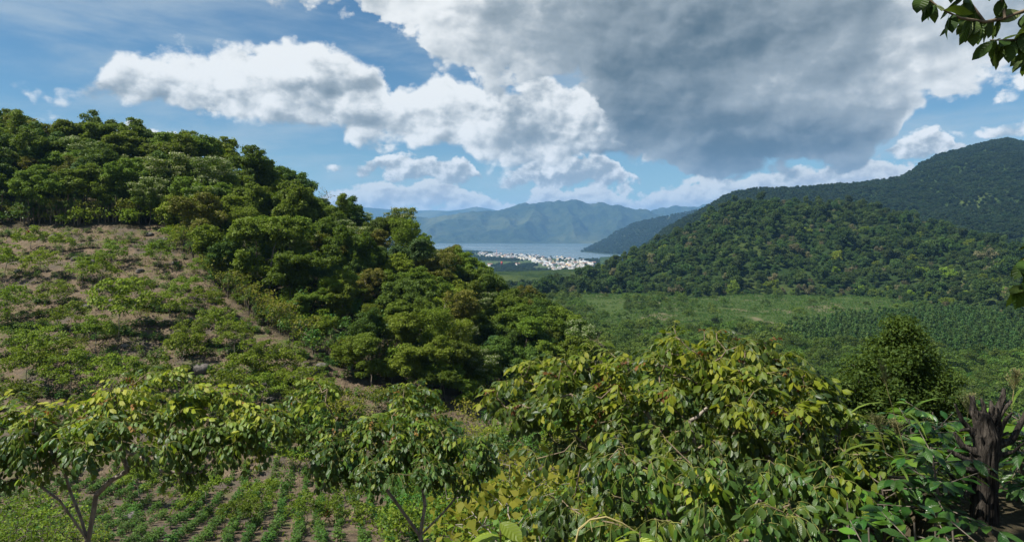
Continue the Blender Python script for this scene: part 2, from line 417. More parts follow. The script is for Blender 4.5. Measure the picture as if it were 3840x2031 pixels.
def H(X, Y):
    """ground height, world z"""
    X = np.asarray(X, float); Y = np.asarray(Y, float)
    pe = 512 + FPX * X / np.maximum(Y, 30.0)
    pe = np.clip(pe, _px[0], _px[-1] - 1e-3); i = np.clip(np.searchsorted(_px, pe, 'right') - 1, 0, len(_px) - 2)
    f = (pe - _px[i]) / (_px[i + 1] - _px[i]); f = f * f * (3 - 2 * f) * .5 + f * .5
    yi = np.clip(np.interp(Y, _yg, np.arange(len(_yg))), 0, len(_yg) - 1.001); j = yi.astype(int); g = yi - j
    z = (_tab[i, j] * (1 - g) + _tab[i, j + 1] * g) * (1 - f) + (_tab[i + 1, j] * (1 - g) + _tab[i + 1, j + 1] * g) * f
    # terrace with the stump, to the right of the camera
    tx = np.clip((X - 2.3) / 1.2, 0, 1) * np.clip((9.5 - Y) / 3.0, 0, 1); tx = tx * tx * (3 - 2 * tx)
    z = z * (1 - tx) + tx * np.maximum(z, -2.25 - .03 * Y)
    amp = np.clip(Y / 30, .15, 1.0) * np.clip((3000 - Y) / 2000, 0, 1)
    z = z + amp * (fbm(X / 14, Y / 14, 3, 3) * 1.0 + fbm(X / 3.1, Y / 3.1, 2, 9) * .22)
    return z + CZ


def ground_px(X, Y):
    z = H(X, Y); return 512 + FPX * X / Y, HZ + (CZ - z) / Y * FPX


EDGE_PY = [200, 227, 245, 260, 300, 325, 345, 365, 385, 400, 420]
EDGE_PX = [150, 160, 172, 188, 230, 262, 292, 338, 395, 470, 520]


def is_clearing(X, Y):
    px, py = ground_px(X, Y)
    return (Y < 75) | ((py > 226 + 2 * np.sin(px / 9.)) & (px < np.interp(py, EDGE_PY, EDGE_PX)))


def ground_material():
    m = bpy.data.materials.new('earth'); m.use_nodes = True; t = NT(m.node_tree); bs = t.n['Principled BSDF']
    tc = t.node('ShaderNodeTexCoord').outputs['Object']
    at = lambda k: t.node('ShaderNodeAttribute', attribute_name=k).outputs['Fac']
    n1 = t.noise(tc, .9, 8, .68, .4).outputs['Fac']; n2 = t.noise(tc, 5.5, 5, .7).outputs['Fac']; n3 = t.noise(tc, .22, 5, .6).outputs['Fac']
    soil = t.mix(t.smooth(n1, .34, .66), c4((.056, .043, .030)), c4((.140, .104, .070)))
    soil = t.mix(t.smooth(n2, .52, .70), soil, c4((.26, .205, .125)))
    soil = t.mix(t.smooth(n3, .50, .64), soil, c4((.085, .070, .055)))
    weed = t.mix(n2, c4((.045, .075, .018)), c4((.10, .12, .03)))
    soil = t.mix(t.mul(t.smooth(t.noise(tc, .35, 7, .65, .6).outputs['Fac'], .52, .64), .6), soil, weed)
    floor = t.mix(n1, c4((.030, .028, .016)), c4((.075, .062, .036)))
    val = t.mix(t.smooth(n1, .3, .7), c4((.024, .046, .010)), c4((.062, .088, .020)))
    val = t.mix(t.smooth(t.noise(tc, .035, 5, .6, .5).outputs['Fac'], .55, .68), val, c4((.12, .105, .06)))
    c = t.mix(at('forest'), soil, floor); c = t.mix(at('valley'), c, val)
    t.put(bs.inputs['Base Color'], c); bs.inputs['Roughness'].default_value = .95; bs.inputs['Specular IOR Level'].default_value = .1
    bp = t.node('ShaderNodeBump'); bp.inputs['Strength'].default_value = .7; bp.inputs['Distance'].default_value = .25
    t.put(bp.inputs['Height'], t.add(n1, t.mul(n2, .5))); t.l.new(bp.outputs[0], bs.inputs['Normal'])
    return m


def grid_faces(nr, nc):
    i = np.arange(nr - 1)[:, None] * nc + np.arange(nc - 1)[None]
    return np.stack([i, i + 1, i + nc + 1, i + nc], -1).reshape(-1, 4)


def build_ground():
    ys = np.concatenate([np.linspace(-65, 0, 40, endpoint=False), np.linspace(0, 30, 70, endpoint=False), np.linspace(30, 200, 240, endpoint=False), np.geomspace(200, 23000, 150)])
    s = np.linspace(-1.35, 1.25, 330)
    Yg, Sg = np.meshgrid(ys, s, indexing='ij'); Xg = Sg * (Yg + 80)
    Z = H(Xg, Yg)
    cl = is_clearing(Xg, np.maximum(Yg, 1)) ; px = 512 + FPX * Xg / np.maximum(Yg, 30)
    val = np.clip((Yg - 110) / 40, 0, 1) * np.clip((px - 560) / 60, 0, 1); val = np.maximum(val, np.clip((Yg - 230) / 60, 0, 1))
    fo = np.where(cl, 0.0, 1.0) * (Yg > 40); fo = np.where((Yg < 42) & (px > 430), np.clip((px - 430) / 100, 0, 1) * .8, fo)
    b = MB(); b.add(np.stack([Xg, Yg, Z], -1).reshape(-1, 3), grid_faces(len(ys), len(s)), forest=fo.ravel(), valley=val.ravel())
    link('ground', b.mesh('ground', ground_material(), True), kind='structure')


build_ground()

# ------------------------------------------------------------------ lake
def build_lake():
    m = bpy.data.materials.new('lake_water'); m.use_nodes = True; t = NT(m.node_tree); bs = t.n['Principled BSDF']
    bs.inputs['Base Color'].default_value = (.075, .115, .135, 1); bs.inputs['Roughness'].default_value = .22; bs.inputs['IOR'].default_value = 1.33
    mp = t.node('ShaderNodeMapping'); t.put(mp.inputs[0], t.node('ShaderNodeTexCoord').outputs['Object']); mp.inputs['Scale'].default_value = (.6, 1.6, 1)
    n = t.noise(mp.outputs[0], .02, 8, .7).outputs['Fac']
    bp = t.node('ShaderNodeBump'); bp.inputs['Strength'].default_value = .25; bp.inputs['Distance'].default_value = 3.0
    t.put(bp.inputs['Height'], n); t.l.new(bp.outputs[0], bs.inputs['Normal'])
    t.put(bs.inputs['Roughness'], t.lin(t.noise(mp.outputs[0], .0022, 4, .6).outputs['Fac'], .3, .7, .12, .34))
    b = MB(); b.add([(-13000, 2600, 0), (13000, 2600, 0), (13000, 15900, 0), (-13000, 15900, 0)], [(0, 1, 2, 3)])
    link('lake', b.mesh('lake', m), kind='structure')


build_lake()

# ------------------------------------------------------------------ hills and mountains
def hill_mat(name, a, b, c, sc):
    m = bpy.data.materials.new(name); m.use_nodes = True; t = NT(m.node_tree); bs = t.n['Principled BSDF']
    tc = t.node('ShaderNodeTexCoord').outputs['Object']
    n1 = t.noise(tc, sc, 9, .68, .3).outputs['Fac']; n2 = t.noise(tc, sc * .12, 5, .6, .4).outputs['Fac']
    col = t.mix(t.smooth(n1, .32, .68), c4(a), c4(b)); col = t.mix(t.smooth(n2, .52, .66), col, c4(c))
    t.put(bs.inputs['Base Color'], col); bs.inputs['Roughness'].default_value = .95; bs.inputs['Specular IOR Level'].default_value = .05
    bp = t.node('ShaderNodeBump'); bp.inputs['Strength'].default_value = 1.0; bp.inputs['Distance'].default_value = .35 / sc
    t.put(bp.inputs['Height'], n1); t.l.new(bp.outputs[0], bs.inputs['Normal'])
    return m


class Hill:
    """a slope given by its foot line and crest line, seen from the camera, with real distances"""
    def __init__(s, ridge, foot, zfoot, back, top, amp, nscale, shape=1.0, seed=1, gully=0.0):
        s.r = np.array(ridge, float); s.f = np.array(foot, float); s.zf = zfoot; s.back = back; s.top = top
        s.amp = amp; s.ns = nscale; s.shape = shape; s.seed = seed; s.gully = gully; s.sharp = 0.0
    def at(s, px, q):
        """q 0..1 foot to crest, 1..2 crest to back foot"""
        px = np.asarray(px, float); q = np.asarray(q, float)
        ry = np.interp(px, s.r[:, 0], s.r[:, 1]); rY = np.interp(px, s.r[:, 0], s.r[:, 2]); fY = np.interp(px, s.f[:, 0], s.f[:, 1])
        fz = np.interp(px, s.f[:, 0], s.f[:, 2]) if s.f.shape[1] > 2 else s.zf + 0 * px
        rz = CZ + (HZ - ry) / FPX * rY - s.top
        k = np.clip(q, 0, 1); up = k ** s.shape; up = up * .75 + .25 * np.sin(k * math.pi / 2)
        d = np.clip(q - 1, 0, 1)
        Y = np.where(q <= 1, fY + (rY - fY) * k, rY + s.back * d)
        X = (px - 512) / FPX * Y
        n = fbm(X / s.ns, Y / s.ns, 5, s.seed); g = s.gully * -np.abs(fbm(X / (s.ns * .8), Y / (s.ns * 2.2), 3, s.seed + 5))
        rd = s.sharp * (fbm(X / 150, Y / 150, 4, s.seed + 9) - 1.1 * np.abs(fbm(X / 420 + .3 * n, Y / 800, 4, s.seed + 2)))
        z = fz + rd * np.clip(q * 6, 0, 1) * np.clip((2 - q) * 2, 0, 1) + (rz - fz) * np.where(q <= 1, up, 1 - d * d * (3 - 2 * d)) + (n * s.amp + g) * np.sin(np.clip(k, 0, 1) * math.pi) ** .8 * np.where(q <= 1, 1, 0)
        return np.stack([X, Y, z], -1)
    def build(s, name, mat, nx, nq):
        px = np.linspace(s.r[0, 0], s.r[-1, 0], nx); q = np.concatenate([np.linspace(0, 1, nq), np.linspace(1, 2, 12)[1:]])
        Q, X = np.meshgrid(q, px, indexing='ij')
        b = MB(); b.add(s.at(X, Q).reshape(-1, 3), grid_faces(len(q), nx))
        return link(name, b.mesh(name, mat, True), kind='structure')


def base_Y(py): return 57.5 * FPX / (py - HZ)


MT['slope'] = hill_mat('forest_slope', (.014, .030, .009), (.034, .056, .015), (.055, .076, .020), .05)
MT['slope_far'] = hill_mat('far_slope', (.014, .026, .012), (.034, .048, .020), (.070, .080, .036), .006)
FOOT1 = [(430, 300), (520, 296), (560, 297), (600, 293), (636, 292), (696, 298), (755, 294), (820, 296), (875, 297), (915, 302), (955, 310), (1024, 326), (1150, 340)]
hill1 = Hill([(430, 304, 660), (480, 298, 680), (520, 293, 700), (545, 288, 720), (575, 276, 760), (600, 264, 800), (625, 254, 820), (655, 241, 840), (682, 230, 860), (707, 212, 900), (736, 200, 850), (757, 197.5, 850), (802, 198.5, 850), (856, 201, 840), (882, 205, 820), (936, 221, 760), (989, 234, 680), (1024, 246, 640), (1150, 262, 620)],
             [(p, base_Y(y)) for p, y in FOOT1], CZ - 59.5, 260, 9, 9, 85, 1.0, 4, 9)
hill1.build('hillside', MT['slope'], 170, 70)
hill2 = Hill([(600, 268, 2300), (632, 252, 2200), (650, 238, 2100), (666, 226, 2000), (682, 217, 1900), (695, 211, 1850), (707, 204, 1800), (722, 195, 1780), (736, 189, 1760), (757, 186, 1750), (802, 184.5, 1750), (856, 180.5, 1800), (901, 174.5, 1850), (912, 168, 1870), (922, 160, 1900), (940, 152, 1950), (965, 145.5, 2000), (990, 139, 2020), (1006, 136, 2050), (1024, 139.5, 2050), (1060, 150, 2050), (1200, 190, 2000)],
             [(600, 1500, 30), (650, 1100, 45), (736, 960, 95), (850, 960, 110), (900, 960, 105), (1000, 800, 78), (1100, 700, 78), (1200, 690, 78)], 90, 700, 11, 22, 240, 1.0, 11, 45)
hill2.build('mountain', MT['slope'], 200, 90)
hill3 = Hill([(560, 255, 4500), (574, 252.0, 4600), (585, 248.5, 4700), (594, 244, 4800), (604, 239, 4900), (614, 232.5, 5000), (634, 222.5, 5000), (657, 217, 5000), (683, 212, 5000), (720, 205, 5000), (800, 190, 5000)],
             [(560, 4550), (574, 4480), (594, 4300), (614, 4150), (640, 3900), (683, 3600), (800, 3400)], -3, 900, 12, 28, 380, 1.0, 21, 30)
hill3.build('lakeside_hill', MT['slope_far'], 160, 60)
mount1 = Hill([(250, 240, 9000), (330, 228, 9200), (380, 219, 9400), (416, 213, 9500), (450, 209.5, 9500), (488, 206.6, 9600), (520, 201, 9600), (536, 199, 9600), (552, 197.5, 9600), (566, 199, 9600), (578, 196.8, 9600), (589, 199, 9600), (598, 197.5, 9600), (614, 201, 9500), (630, 204, 9400), (645, 206.6, 9300), (665, 212, 9200), (690, 222, 9000), (740, 238, 8800)],
              [(250, 8200), (420, 8050), (520, 8000), (600, 7850), (680, 7700), (740, 7600)], -4, 2500, 40, 0, 700, 1.05, 31, 330)
mount1.sharp = 48
mount1.build('far_mountain', MT['slope_far'], 420, 150)
mount2 = Hill([(600, 225, 11000), (640, 210, 11500), (652, 207.5, 11500), (664, 204.8, 11500), (675, 202.6, 11500), (684, 204, 11500), (696, 204.5, 11500), (706, 202.8, 11500), (760, 214, 11500), (830, 232, 11500)],
              [(600, 9800), (830, 9600)], -4, 2500, 30, 0, 900, 1.0, 41, 150)
mount2.sharp = 50
mount2.build('second_mountain', MT['slope_far'], 180, 70)
mount3 = Hill([(-200, 225, 14500), (200, 214, 14500), (330, 206, 14500), (350, 203.5, 14500), (368, 204.6, 14500), (385, 206, 14500), (398, 207, 14500), (410, 208, 14500), (430, 207.2, 14500), (448, 208, 14500), (462, 206.5, 14500), (476, 203.6, 14500), (488, 205.6, 14500), (520, 212, 14500), (600, 214, 14500), (680, 205, 14500), (720, 202.5, 14500), (800, 206, 14500), (1000, 220, 14500)],
              [(-200, 12800), (1000, 12800)], -4, 1200, 60, 0, 1200, 1.0, 51, 120)
mount3.build('distant_range', MT['slope_far'], 260, 40)
# ------------------------------------------------------------------ tree building
def skeleton(trunk, tips, step=0.5, sag=0.15, r_tip=0.02, gain=2.4, wig=0.12):
    """branch skeleton: a trunk polyline, then every tip joined to the nearest node by a bent limb; returns nodes, parents, radii"""
    nodes = [np.array(p, float) for p in trunk]; par = [-1] + list(range(len(trunk) - 1))
    start = max(1, int(len(trunk) * .45)); ok = list(range(start, len(trunk)))
    order = np.argsort(np.linalg.norm(np.asarray(tips) - np.asarray(trunk[-1]), axis=1))
    tipidx = []
    for k in order:
        tp = np.asarray(tips[k], float)
        A = np.array([nodes[i] for i in ok]); d = np.linalg.norm(A - tp, axis=1) + .6 * np.maximum(A[:, 2] - tp[2], 0) * 2
        i = ok[int(np.argmin(d))]; a = nodes[i]; L = np.linalg.norm(tp - a); n = max(1, int(round(L / step))); p = i
        for j in range(1, n + 1):
            f = j / n; q = a + (tp - a) * f; q = q + np.array([0, 0, sag * L * math.sin(f * math.pi)])
            if j < n: q = q + rng.normal(size=3) * wig * L / n
            nodes.append(q); par.append(p); p = len(nodes) - 1; ok.append(p)
        tipidx.append(p)
    n = len(nodes); r = np.zeros(n); kids = [[] for _ in range(n)]
    for i in range(n):
        if par[i] >= 0: kids[par[i]].append(i)
    for i in range(n - 1, -1, -1):
        r[i] = r_tip if not kids[i] else (sum(r[c] ** gain for c in kids[i])) ** (1 / gain)
    return np.array(nodes), np.array(par), r, tipidx


def branch_mesh(nodes, par, r, b=None, sides=5, mat=0, rmax=None, flare=1.25):
    b = b or MB(); i = np.where(par >= 0)[0]; rr = r if rmax is None else np.minimum(r, rmax)
    big = rr[i] > np.median(rr) * 2.5
    for sel, sd in ((big, sides + 1), (~big, max(3, sides - 2))):
        k = i[sel]
        if len(k):
            ra = np.where(par[k] == 0, rr[par[k]] * flare, rr[k] * 1.06); V, F = prisms(nodes[par[k]], nodes[k], ra, rr[k], sd); b.add(V, F, mat)
    return b


def clump_leaves(cen, rad, n, L, W, up=0.5, flat=0.75, shell=0.38, droop=0.0):
    """n leaf quads spread through an ellipsoidal clump, mostly near its skin and facing out and up"""
    d = rand_dirs(n); d[:, 2] = np.abs(d[:, 2]) * np.where(rng.random(n) < .78, 1, -1)
    rr = (shell + (1 - shell) * rng.random(n) ** .6) * np.where(rng.random(n) < .26, rng.uniform(1.0, 1.5, n), 1)
    p = cen + d * np.array([rad, rad, rad * flat]) * rr[:, None]
    N = unit(d * .8 + np.array([0, 0, up]) + rng.normal(size=(n, 3)) * .75)
    D = unit(np.cross(N, rand_dirs(n)) + np.array([0, 0, -droop])); N = unit(N - D * (N * D).sum(1, keepdims=True))
    l = L * (0.55 + .9 * rng.random(n))
    return leaf_quads(p - D * l[:, None] * .5, D, N, l, l * W) + (d,)


def crown_points(kind, h, r, n):
    """clump centres for a crown of height h above ground and radius r"""
    pts = []
    lumps = [(rng.normal() * r * .42, rng.normal() * r * .42, rng.uniform(-.2, .2) * h, rng.uniform(.3, .75) * r) for _ in range(5)]
    while len(pts) < n:
        if kind in ('broad', 'dense'):
            lx, ly, lz, lr = lumps[rng.integers(5)]; d = rand_dirs(1)[0]; d[2] = abs(d[2]) if rng.random() < .8 else -abs(d[2]) * .7
            hh = h * (.56 if kind == 'broad' else .52); k = rng.random() ** .35
            p = np.array([lx + d[0] * lr * k, ly + d[1] * lr * k, hh + lz + d[2] * lr * (.95 if kind == 'broad' else 1.05) * k])
            if p[2] > h * 1.04 or p[2] < h * .12: continue
        elif kind == 'umbrella':
            a = rng.random() * 6.283; q = r * math.sqrt(rng.random()); layer = rng.choice([.62, .8, .93])
            p = np.array([q * math.cos(a), q * math.sin(a), h * layer - .22 * h * (q / r) ** 2 + rng.normal() * .04 * h])
        elif kind == 'cone':
            f = rng.random() ** .8; a = rng.random() * 6.283; q = r * (1 - f) * (.55 + .5 * rng.random()) + .12 * r
            p = np.array([q * math.cos(a), q * math.sin(a), h * (.16 + .82 * f)])
        elif kind == 'vase':
            f = rng.random() ** .7; a = rng.random() * 6.283; q = r * (.25 + .75 * math.sin(f * 2.2)) * math.sqrt(rng.random())
            p = np.array([q * math.cos(a), q * math.sin(a), h * (.35 + .63 * f)])
        pts.append(p)
    return np.array(pts)


def tree_meshes(name, kind, h, r, clumps, per, L, mat, bark, crad=1.0, flower=False, bare=False, seed=None, W=.62, flat=.7, trunk_to=.45, tw=1.0):
    tips = crown_points(kind, h, r, clumps)
    lean = rng.normal(size=2) * .05 * h
    n = 6; trunk = [(lean[0] * (k / n) ** 2 + rng.normal() * .015 * h * (k > 0), lean[1] * (k / n) ** 2 + rng.normal() * .015 * h * (k > 0), -.7 + (h * trunk_to + .7) * k / n) for k in range(n + 1)]
    nodes, par, rad, ti = skeleton(trunk, tips, step=h * .1, r_tip=.022 * tw * h / 10)
    tm = branch_mesh(nodes, par, rad, sides=6, rmax=.038 * h).mesh(name + '_trunk', MT[bark], True)
    b = MB()
    for c in tips:
        k = crad * (0.7 + .6 * rng.random()); m = max(6, int(per * k * k))
        V, F, d = clump_leaves(c, k, m, L, W, flat=flat)
        tint = np.clip(rng.random(m) * .7 + .3 * rng.random(), 0, 1)
        kw = dict(tint=np.repeat(tint, 4))
        if flower: kw['young'] = np.repeat(((d[:, 2] > .35) & (rng.random(m) < .55)) * (c[2] > h * .6), 4)
        b.add(V, F, 0, **kw)
    return tm, b.mesh(name + '_crown', MT[mat])


PROTO = {}
def proto(key, n, **kw): PROTO[key] = [tree_meshes(f'{key}', **kw) for _ in range(n)]


proto('broad', 4, kind='broad', h=11, r=4.2, clumps=108, per=302, L=0.31, mat='broad', bark='bark', crad=0.80)
proto('dense', 3, kind='dense', h=11, r=4.0, clumps=115, per=311, L=0.28, mat='dense', bark='bark_dark', crad=0.80)
proto('blue', 2, kind='dense', h=10, r=3.6, clumps=100, per=285, L=0.28, mat='blue', bark='bark_dark', crad=0.77)
proto('olive', 3, kind='broad', h=10.5, r=4.0, clumps=104, per=236, L=0.28, mat='olive', bark='bark_pale', crad=0.73)
proto('bright', 3, kind='broad', h=8.5, r=3.2, clumps=66, per=249, L=0.30, mat='bright', bark='bark', crad=0.76)
proto('flower', 2, kind='vase', h=10, r=3.4, clumps=60, per=234, L=0.27, mat='flower', bark='bark', crad=.85, flower=True)
proto('vase', 2, kind='vase', h=9, r=2.8, clumps=60, per=204, L=0.25, mat='bright', bark='bark', crad=.75, flat=1.1)
proto('cone', 2, kind='cone', h=12, r=2.6, clumps=60, per=187, L=0.28, mat='broad', bark='bark', crad=.8)
proto('bare', 2, kind='broad', h=10.5, r=4.0, clumps=110, per=7, L=.30, mat='sparse', bark='bark_pale', crad=.7, tw=1.1)
proto('shade', 4, kind='umbrella', h=5.6, r=2.8, clumps=44, per=125, L=.26, mat='bright', bark='bark_pale', crad=0.61, flat=.5, trunk_to=.58)
proto('shade_dark', 2, kind='umbrella', h=4.6, r=2.6, clumps=39, per=95, L=.30, mat='broad', bark='bark_pale', crad=0.61, flat=.6, trunk_to=.45)
proto('valley', 4, kind='umbrella', h=5.4, r=3.0, clumps=20, per=50, L=.48, mat='valley', bark='bark_pale', crad=.95, flat=.7, trunk_to=.5)
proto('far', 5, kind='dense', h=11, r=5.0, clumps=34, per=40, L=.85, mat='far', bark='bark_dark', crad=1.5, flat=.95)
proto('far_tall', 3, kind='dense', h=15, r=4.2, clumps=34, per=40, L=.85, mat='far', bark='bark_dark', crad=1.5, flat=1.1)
proto('far_light', 2, kind='dense', h=9, r=4.2, clumps=30, per=40, L=.8, mat='bright', bark='bark', crad=1.35, flat=.9)
proto('far_brown', 2, kind='dense', h=11, r=4.2, clumps=26, per=26, L=.8, mat='sparse', bark='bark_pale', crad=1.5, flat=1.0)
proto('pine', 3, kind='cone', h=8.5, r=1.9, clumps=26, per=30, L=.65, mat='pine', bark='bark_dark', crad=.75)
proto('feather', 1, kind='vase', h=3.6, r=1.7, clumps=150, per=70, L=.115, mat='bright', bark='bark', crad=.36, flat=1.0)
proto('shrub', 3, kind='dense', h=2.3, r=1.3, clumps=26, per=60, L=.20, mat='bright', bark='bark', crad=.45)
proto('shrub_dark', 2, kind='dense', h=2.6, r=1.4, clumps=28, per=60, L=.20, mat='coffee', bark='bark', crad=.48)
proto('shrub_yellow', 2, kind='vase', h=3.2, r=1.5, clumps=30, per=45, L=.20, mat='yellow', bark='bark_pale', crad=.5)


def place_tree(key, name, x, y, label, cat='tree', group=None, sc=1.0, parts=True, z=None, stretch=1.0):
    k = int(rng.integers(len(PROTO[key]))); tm, cm = PROTO[key][k]
    t = thing(name, (x, y, (float(H(x, y)) if z is None else z) - .12), label, cat, group, rng.random() * 6.283, (sc, sc, sc * stretch))
    link('trunk', tm, t); link('crown', cm, t)
    return t


def poisson(xs, ys, d, accept=None):
    """dart throwing: keep points at least d apart (d may be an array)"""
    keep = []; cell = {}; d = np.broadcast_to(d, (len(xs),)); g = float(np.max(d))
    for i in range(len(xs)):
        cx, cy_ = int(xs[i] // g), int(ys[i] // g); ok = True
        for a in (-1, 0, 1):
            for b_ in (-1, 0, 1):
                for j in cell.get((cx + a, cy_ + b_), ()):
                    if (xs[i] - xs[j]) ** 2 + (ys[i] - ys[j]) ** 2 < d[i] ** 2: ok = False; break
                if not ok: break
            if not ok: break
        if ok: keep.append(i); cell.setdefault((cx, cy_), []).append(i)
    return np.array(keep)


def find_Y(px, py, h, y0=60, y1=190):
    """distance at which a point h above the ground shows at px,py"""
    Y = np.linspace(y0, y1, 600); X = (px - 512) / FPX * Y; z = H(X, Y) + h
    return float(Y[np.argmin(np.abs(HZ + (CZ - z) / Y * FPX - py))])


# ------------------------------------------------------------------ forest on the near hill
def near_forest():
    used = []
    def special(key, name, px, py, hc, sc, label, stretch=1.0, cat='tree', y0=60, y1=190):
        Y = find_Y(px, py, hc, y0, y1); X = (px - 512) / FPX * Y
        place_tree(key, name, X, Y, label, cat, None, sc, stretch=stretch); used.append((X, Y, 3.2 * sc))
    special('blue', 'broadleaf_tree', 87, 178, 6.5, 1.15, 'dark bluish green round tree above the top of the clearing')
    special('dense', 'broadleaf_tree', 530, 306, 7.0, 1.2, 'large dark dense tree at the low end of the wooded spur')
    special('dense', 'broadleaf_tree', 553, 312, 6.5, 1.05, 'dark round tree beside a pale branched tree on the spur')
    special('vase', 'broadleaf_tree', 433, 340, 4.6, 1.0, 'light green feathery tree with upright shoots low on the spur')
    special('flower', 'broadleaf_tree', 204, 203, 6.5, .95, 'light green tree topped with pale blossom beside the clearing corner')
    special('flower', 'broadleaf_tree', 228, 196, 6.5, .85, 'smaller pale topped tree next to a blossoming tree by the clearing')
    special('flower', 'broadleaf_tree', 302, 247, 6.0, .85, 'pale topped light green tree among darker trees on the slope')
    special('flower', 'broadleaf_tree', 150, 195, 6.5, 1.0, 'grey green tree with whitish blossom above the clearing')
    special('bare', 'bare_tree', 62, 122, 7.0, .95, 'grey almost leafless tree on the crest of the hill', y0=150)
    special('cone', 'broadleaf_tree', 120, 128, 8.0, .9, 'pointed dark tree standing out on the hill crest', y0=150)
    special('broad', 'broadleaf_tree', 396, 222, 7.5, .85, 'open rounded tree standing clear on the falling crest', y0=130)
    special('dense', 'broadleaf_tree', 345, 200, 7.0, .95, 'dark rounded tree breaking the skyline of the spur', y0=130)
    special('cone', 'broadleaf_tree', 458, 258, 7.0, .9, 'tall upright tree on the crest above the town', y0=125)
    special('bare', 'bare_tree', 480, 303, 6.5, .85, 'greyish twiggy tree in front of the spur crest')
    special('bare', 'bare_tree', 548, 300, 7.5, .8, 'pale leafless tree behind the dark tree on the spur')
    special('bare', 'bare_tree', 590, 322, 6.0, .85, 'white barked twisted bare tree at the end of the spur')
    special('bare', 'bare_tree', 250, 235, 6.0, .7, 'small bare branched tree inside the hillside forest')
    special('bright', 'broadleaf_tree', 512, 280, 6.0, 1.1, 'yellowish green round tree on the crest in front of the town')
    for px, py, kd, sc in [(352, 352, 'bright', .75), (372, 362, 'broad', .7), (392, 366, 'bright', .62), (410, 372, 'broad', .75), (425, 366, 'dense', .7), (445, 374, 'bright', .72), (462, 368, 'broad', .8), (482, 376, 'flower', .65), (500, 368, 'dense', .85), (520, 372, 'bright', .7), (470, 392, 'bright', .55), (440, 392, 'broad', .5), (545, 365, 'broad', .8), (570, 352, 'dense', .8), (600, 345, 'broad', .8), (625, 350, 'olive', .7)]:
        Y = find_Y(px, py, 4.5 * sc, 62, 130); X = (px - 512) / FPX * Y; used.append((X, Y, 2.6 * sc))
        place_tree(kd, 'broadleaf_tree', X, Y, {'bright': 'light green rounded tree in the lowest row above the ravine', 'broad': 'mid green rounded tree in the lowest row above the ravine', 'dense': 'dark green rounded tree in the lowest row above the ravine', 'flower': 'pale topped tree in the lowest row above the ravine', 'olive': 'olive tree in the lowest row above the ravine'}[kd], 'tree', 'lowest trees above the ravine', sc)
    n = 9000
    Y = rng.uniform(70, 182, n); px = rng.uniform(-75, 650, n); X = (px - 512) / FPX * Y
    rid = np.interp(px, [-100, 0, 200, 300, 400, 480, 530, 650], [172, 170, 165, 160, 150, 140, 134, 150])
    _, gpy = ground_px(X, Y)
    edge_d = is_clearing(X, Y) | is_clearing(X, Y - 2.5) | is_clearing(X - 2.5, Y)
    ok = (~edge_d) & (Y < rid) & ((gpy < 400) | (px > 540))
    X, Y, px = X[ok], Y[ok], px[ok]
    far = np.array([all((x - a) ** 2 + (y - b) ** 2 > c * c for a, b, c in used) for x, y in zip(X, Y)])
    X, Y, px = X[far], Y[far], px[far]
    k = poisson(X, Y, np.where(px > 300, 4.5, 5.2)); X, Y, px = X[k], Y[k], px[k]
    kinds = ['broad', 'dense', 'blue', 'olive', 'bright', 'flower', 'cone', 'vase', 'bare']
    lab = {'broad': 'mid green broad crowned tree of the hillside forest', 'dense': 'dark green dense crowned tree of the hillside forest', 'blue': 'bluish green round tree of the hillside forest',
           'olive': 'olive brown crowned tree of the hillside forest', 'bright': 'light yellowish green tree of the hillside forest', 'flower': 'tree with whitish blossom tips in the hillside forest',
           'cone': 'narrow pointed green tree of the hillside forest', 'vase': 'feathery light green tree of the hillside forest', 'bare': 'thin leaved greyish tree of the hillside forest'}
    for x, y, p in zip(X, Y, px):
        crest = y > np.interp(p, [0, 200, 300, 400, 530], [150, 146, 140, 132, 115])
        w = np.array([.36, .20, .05, .09, .16, .06, .03, .05, .02]) if p < 260 else np.array([.30, .20, .07, .08, .20, .06, .03, .04, .02])
        if y > 125 and p < 300: w = np.array([.42, .28, .06, .12, .06, .03, .02, .0, .01])
        kd = rng.choice(kinds, p=w / w.sum()); sc = rng.uniform(.9, 1.38) * (1.12 if crest and p < 300 else (.80 if p > 300 else 1.0))
        sq = sc / (.80 if p > 300 else 1.0); size = 'large' if sq > 1.25 else ('small' if sq < 1.03 else 'medium')
        where = 'on the wooded crest' if crest else ('at the low end of the spur' if p > 470 else ('near the foot of the wooded slope' if y < 98 else ('above the top of the clearing' if p < 165 else 'halfway up the wooded slope')))
        if y < 100: sc *= .72
        if p > 585: sc *= .75
        place_tree(kd, 'bare_tree' if kd == 'bare' else 'broadleaf_tree', x, y, lab[kd].replace('of the hillside forest', where).replace('in the hillside forest', where).replace('tree', size + ' tree', 1) if False else f'{size} ' + lab[kd].replace('of the hillside forest', where).replace('in the hillside forest', where), 'tree', f'hillside forest trees {where}', sc, stretch=rng.uniform(.9, 1.12))
    # thin stemmed undergrowth and yuccas along the edge of the clearing
    return len(X)


print('near forest', near_forest())


def forest_floor():
    n = 5000; Y = rng.uniform(72, 165, n); px = rng.uniform(-40, 640, n); X = (px - 512) / FPX * Y; gp, gy = ground_px(X, Y)
    ok = (~is_clearing(X, Y)) & (Y < np.interp(px, [0, 300, 400, 530], [165, 155, 145, 132])); X, Y = X[ok], Y[ok]; k = poisson(X, Y, 2.1); X, Y = X[k], Y[k]
    gn_scatter('forest_undergrowth', PROTO['shrub_dark'] + PROTO['shrub'], np.stack([X, Y, H(X, Y) - .1], 1), rng.random(len(X)) * 6.28, rng.uniform(.9, 1.9, len(X)), 'leafy undergrowth beneath the trees of the hillside forest')



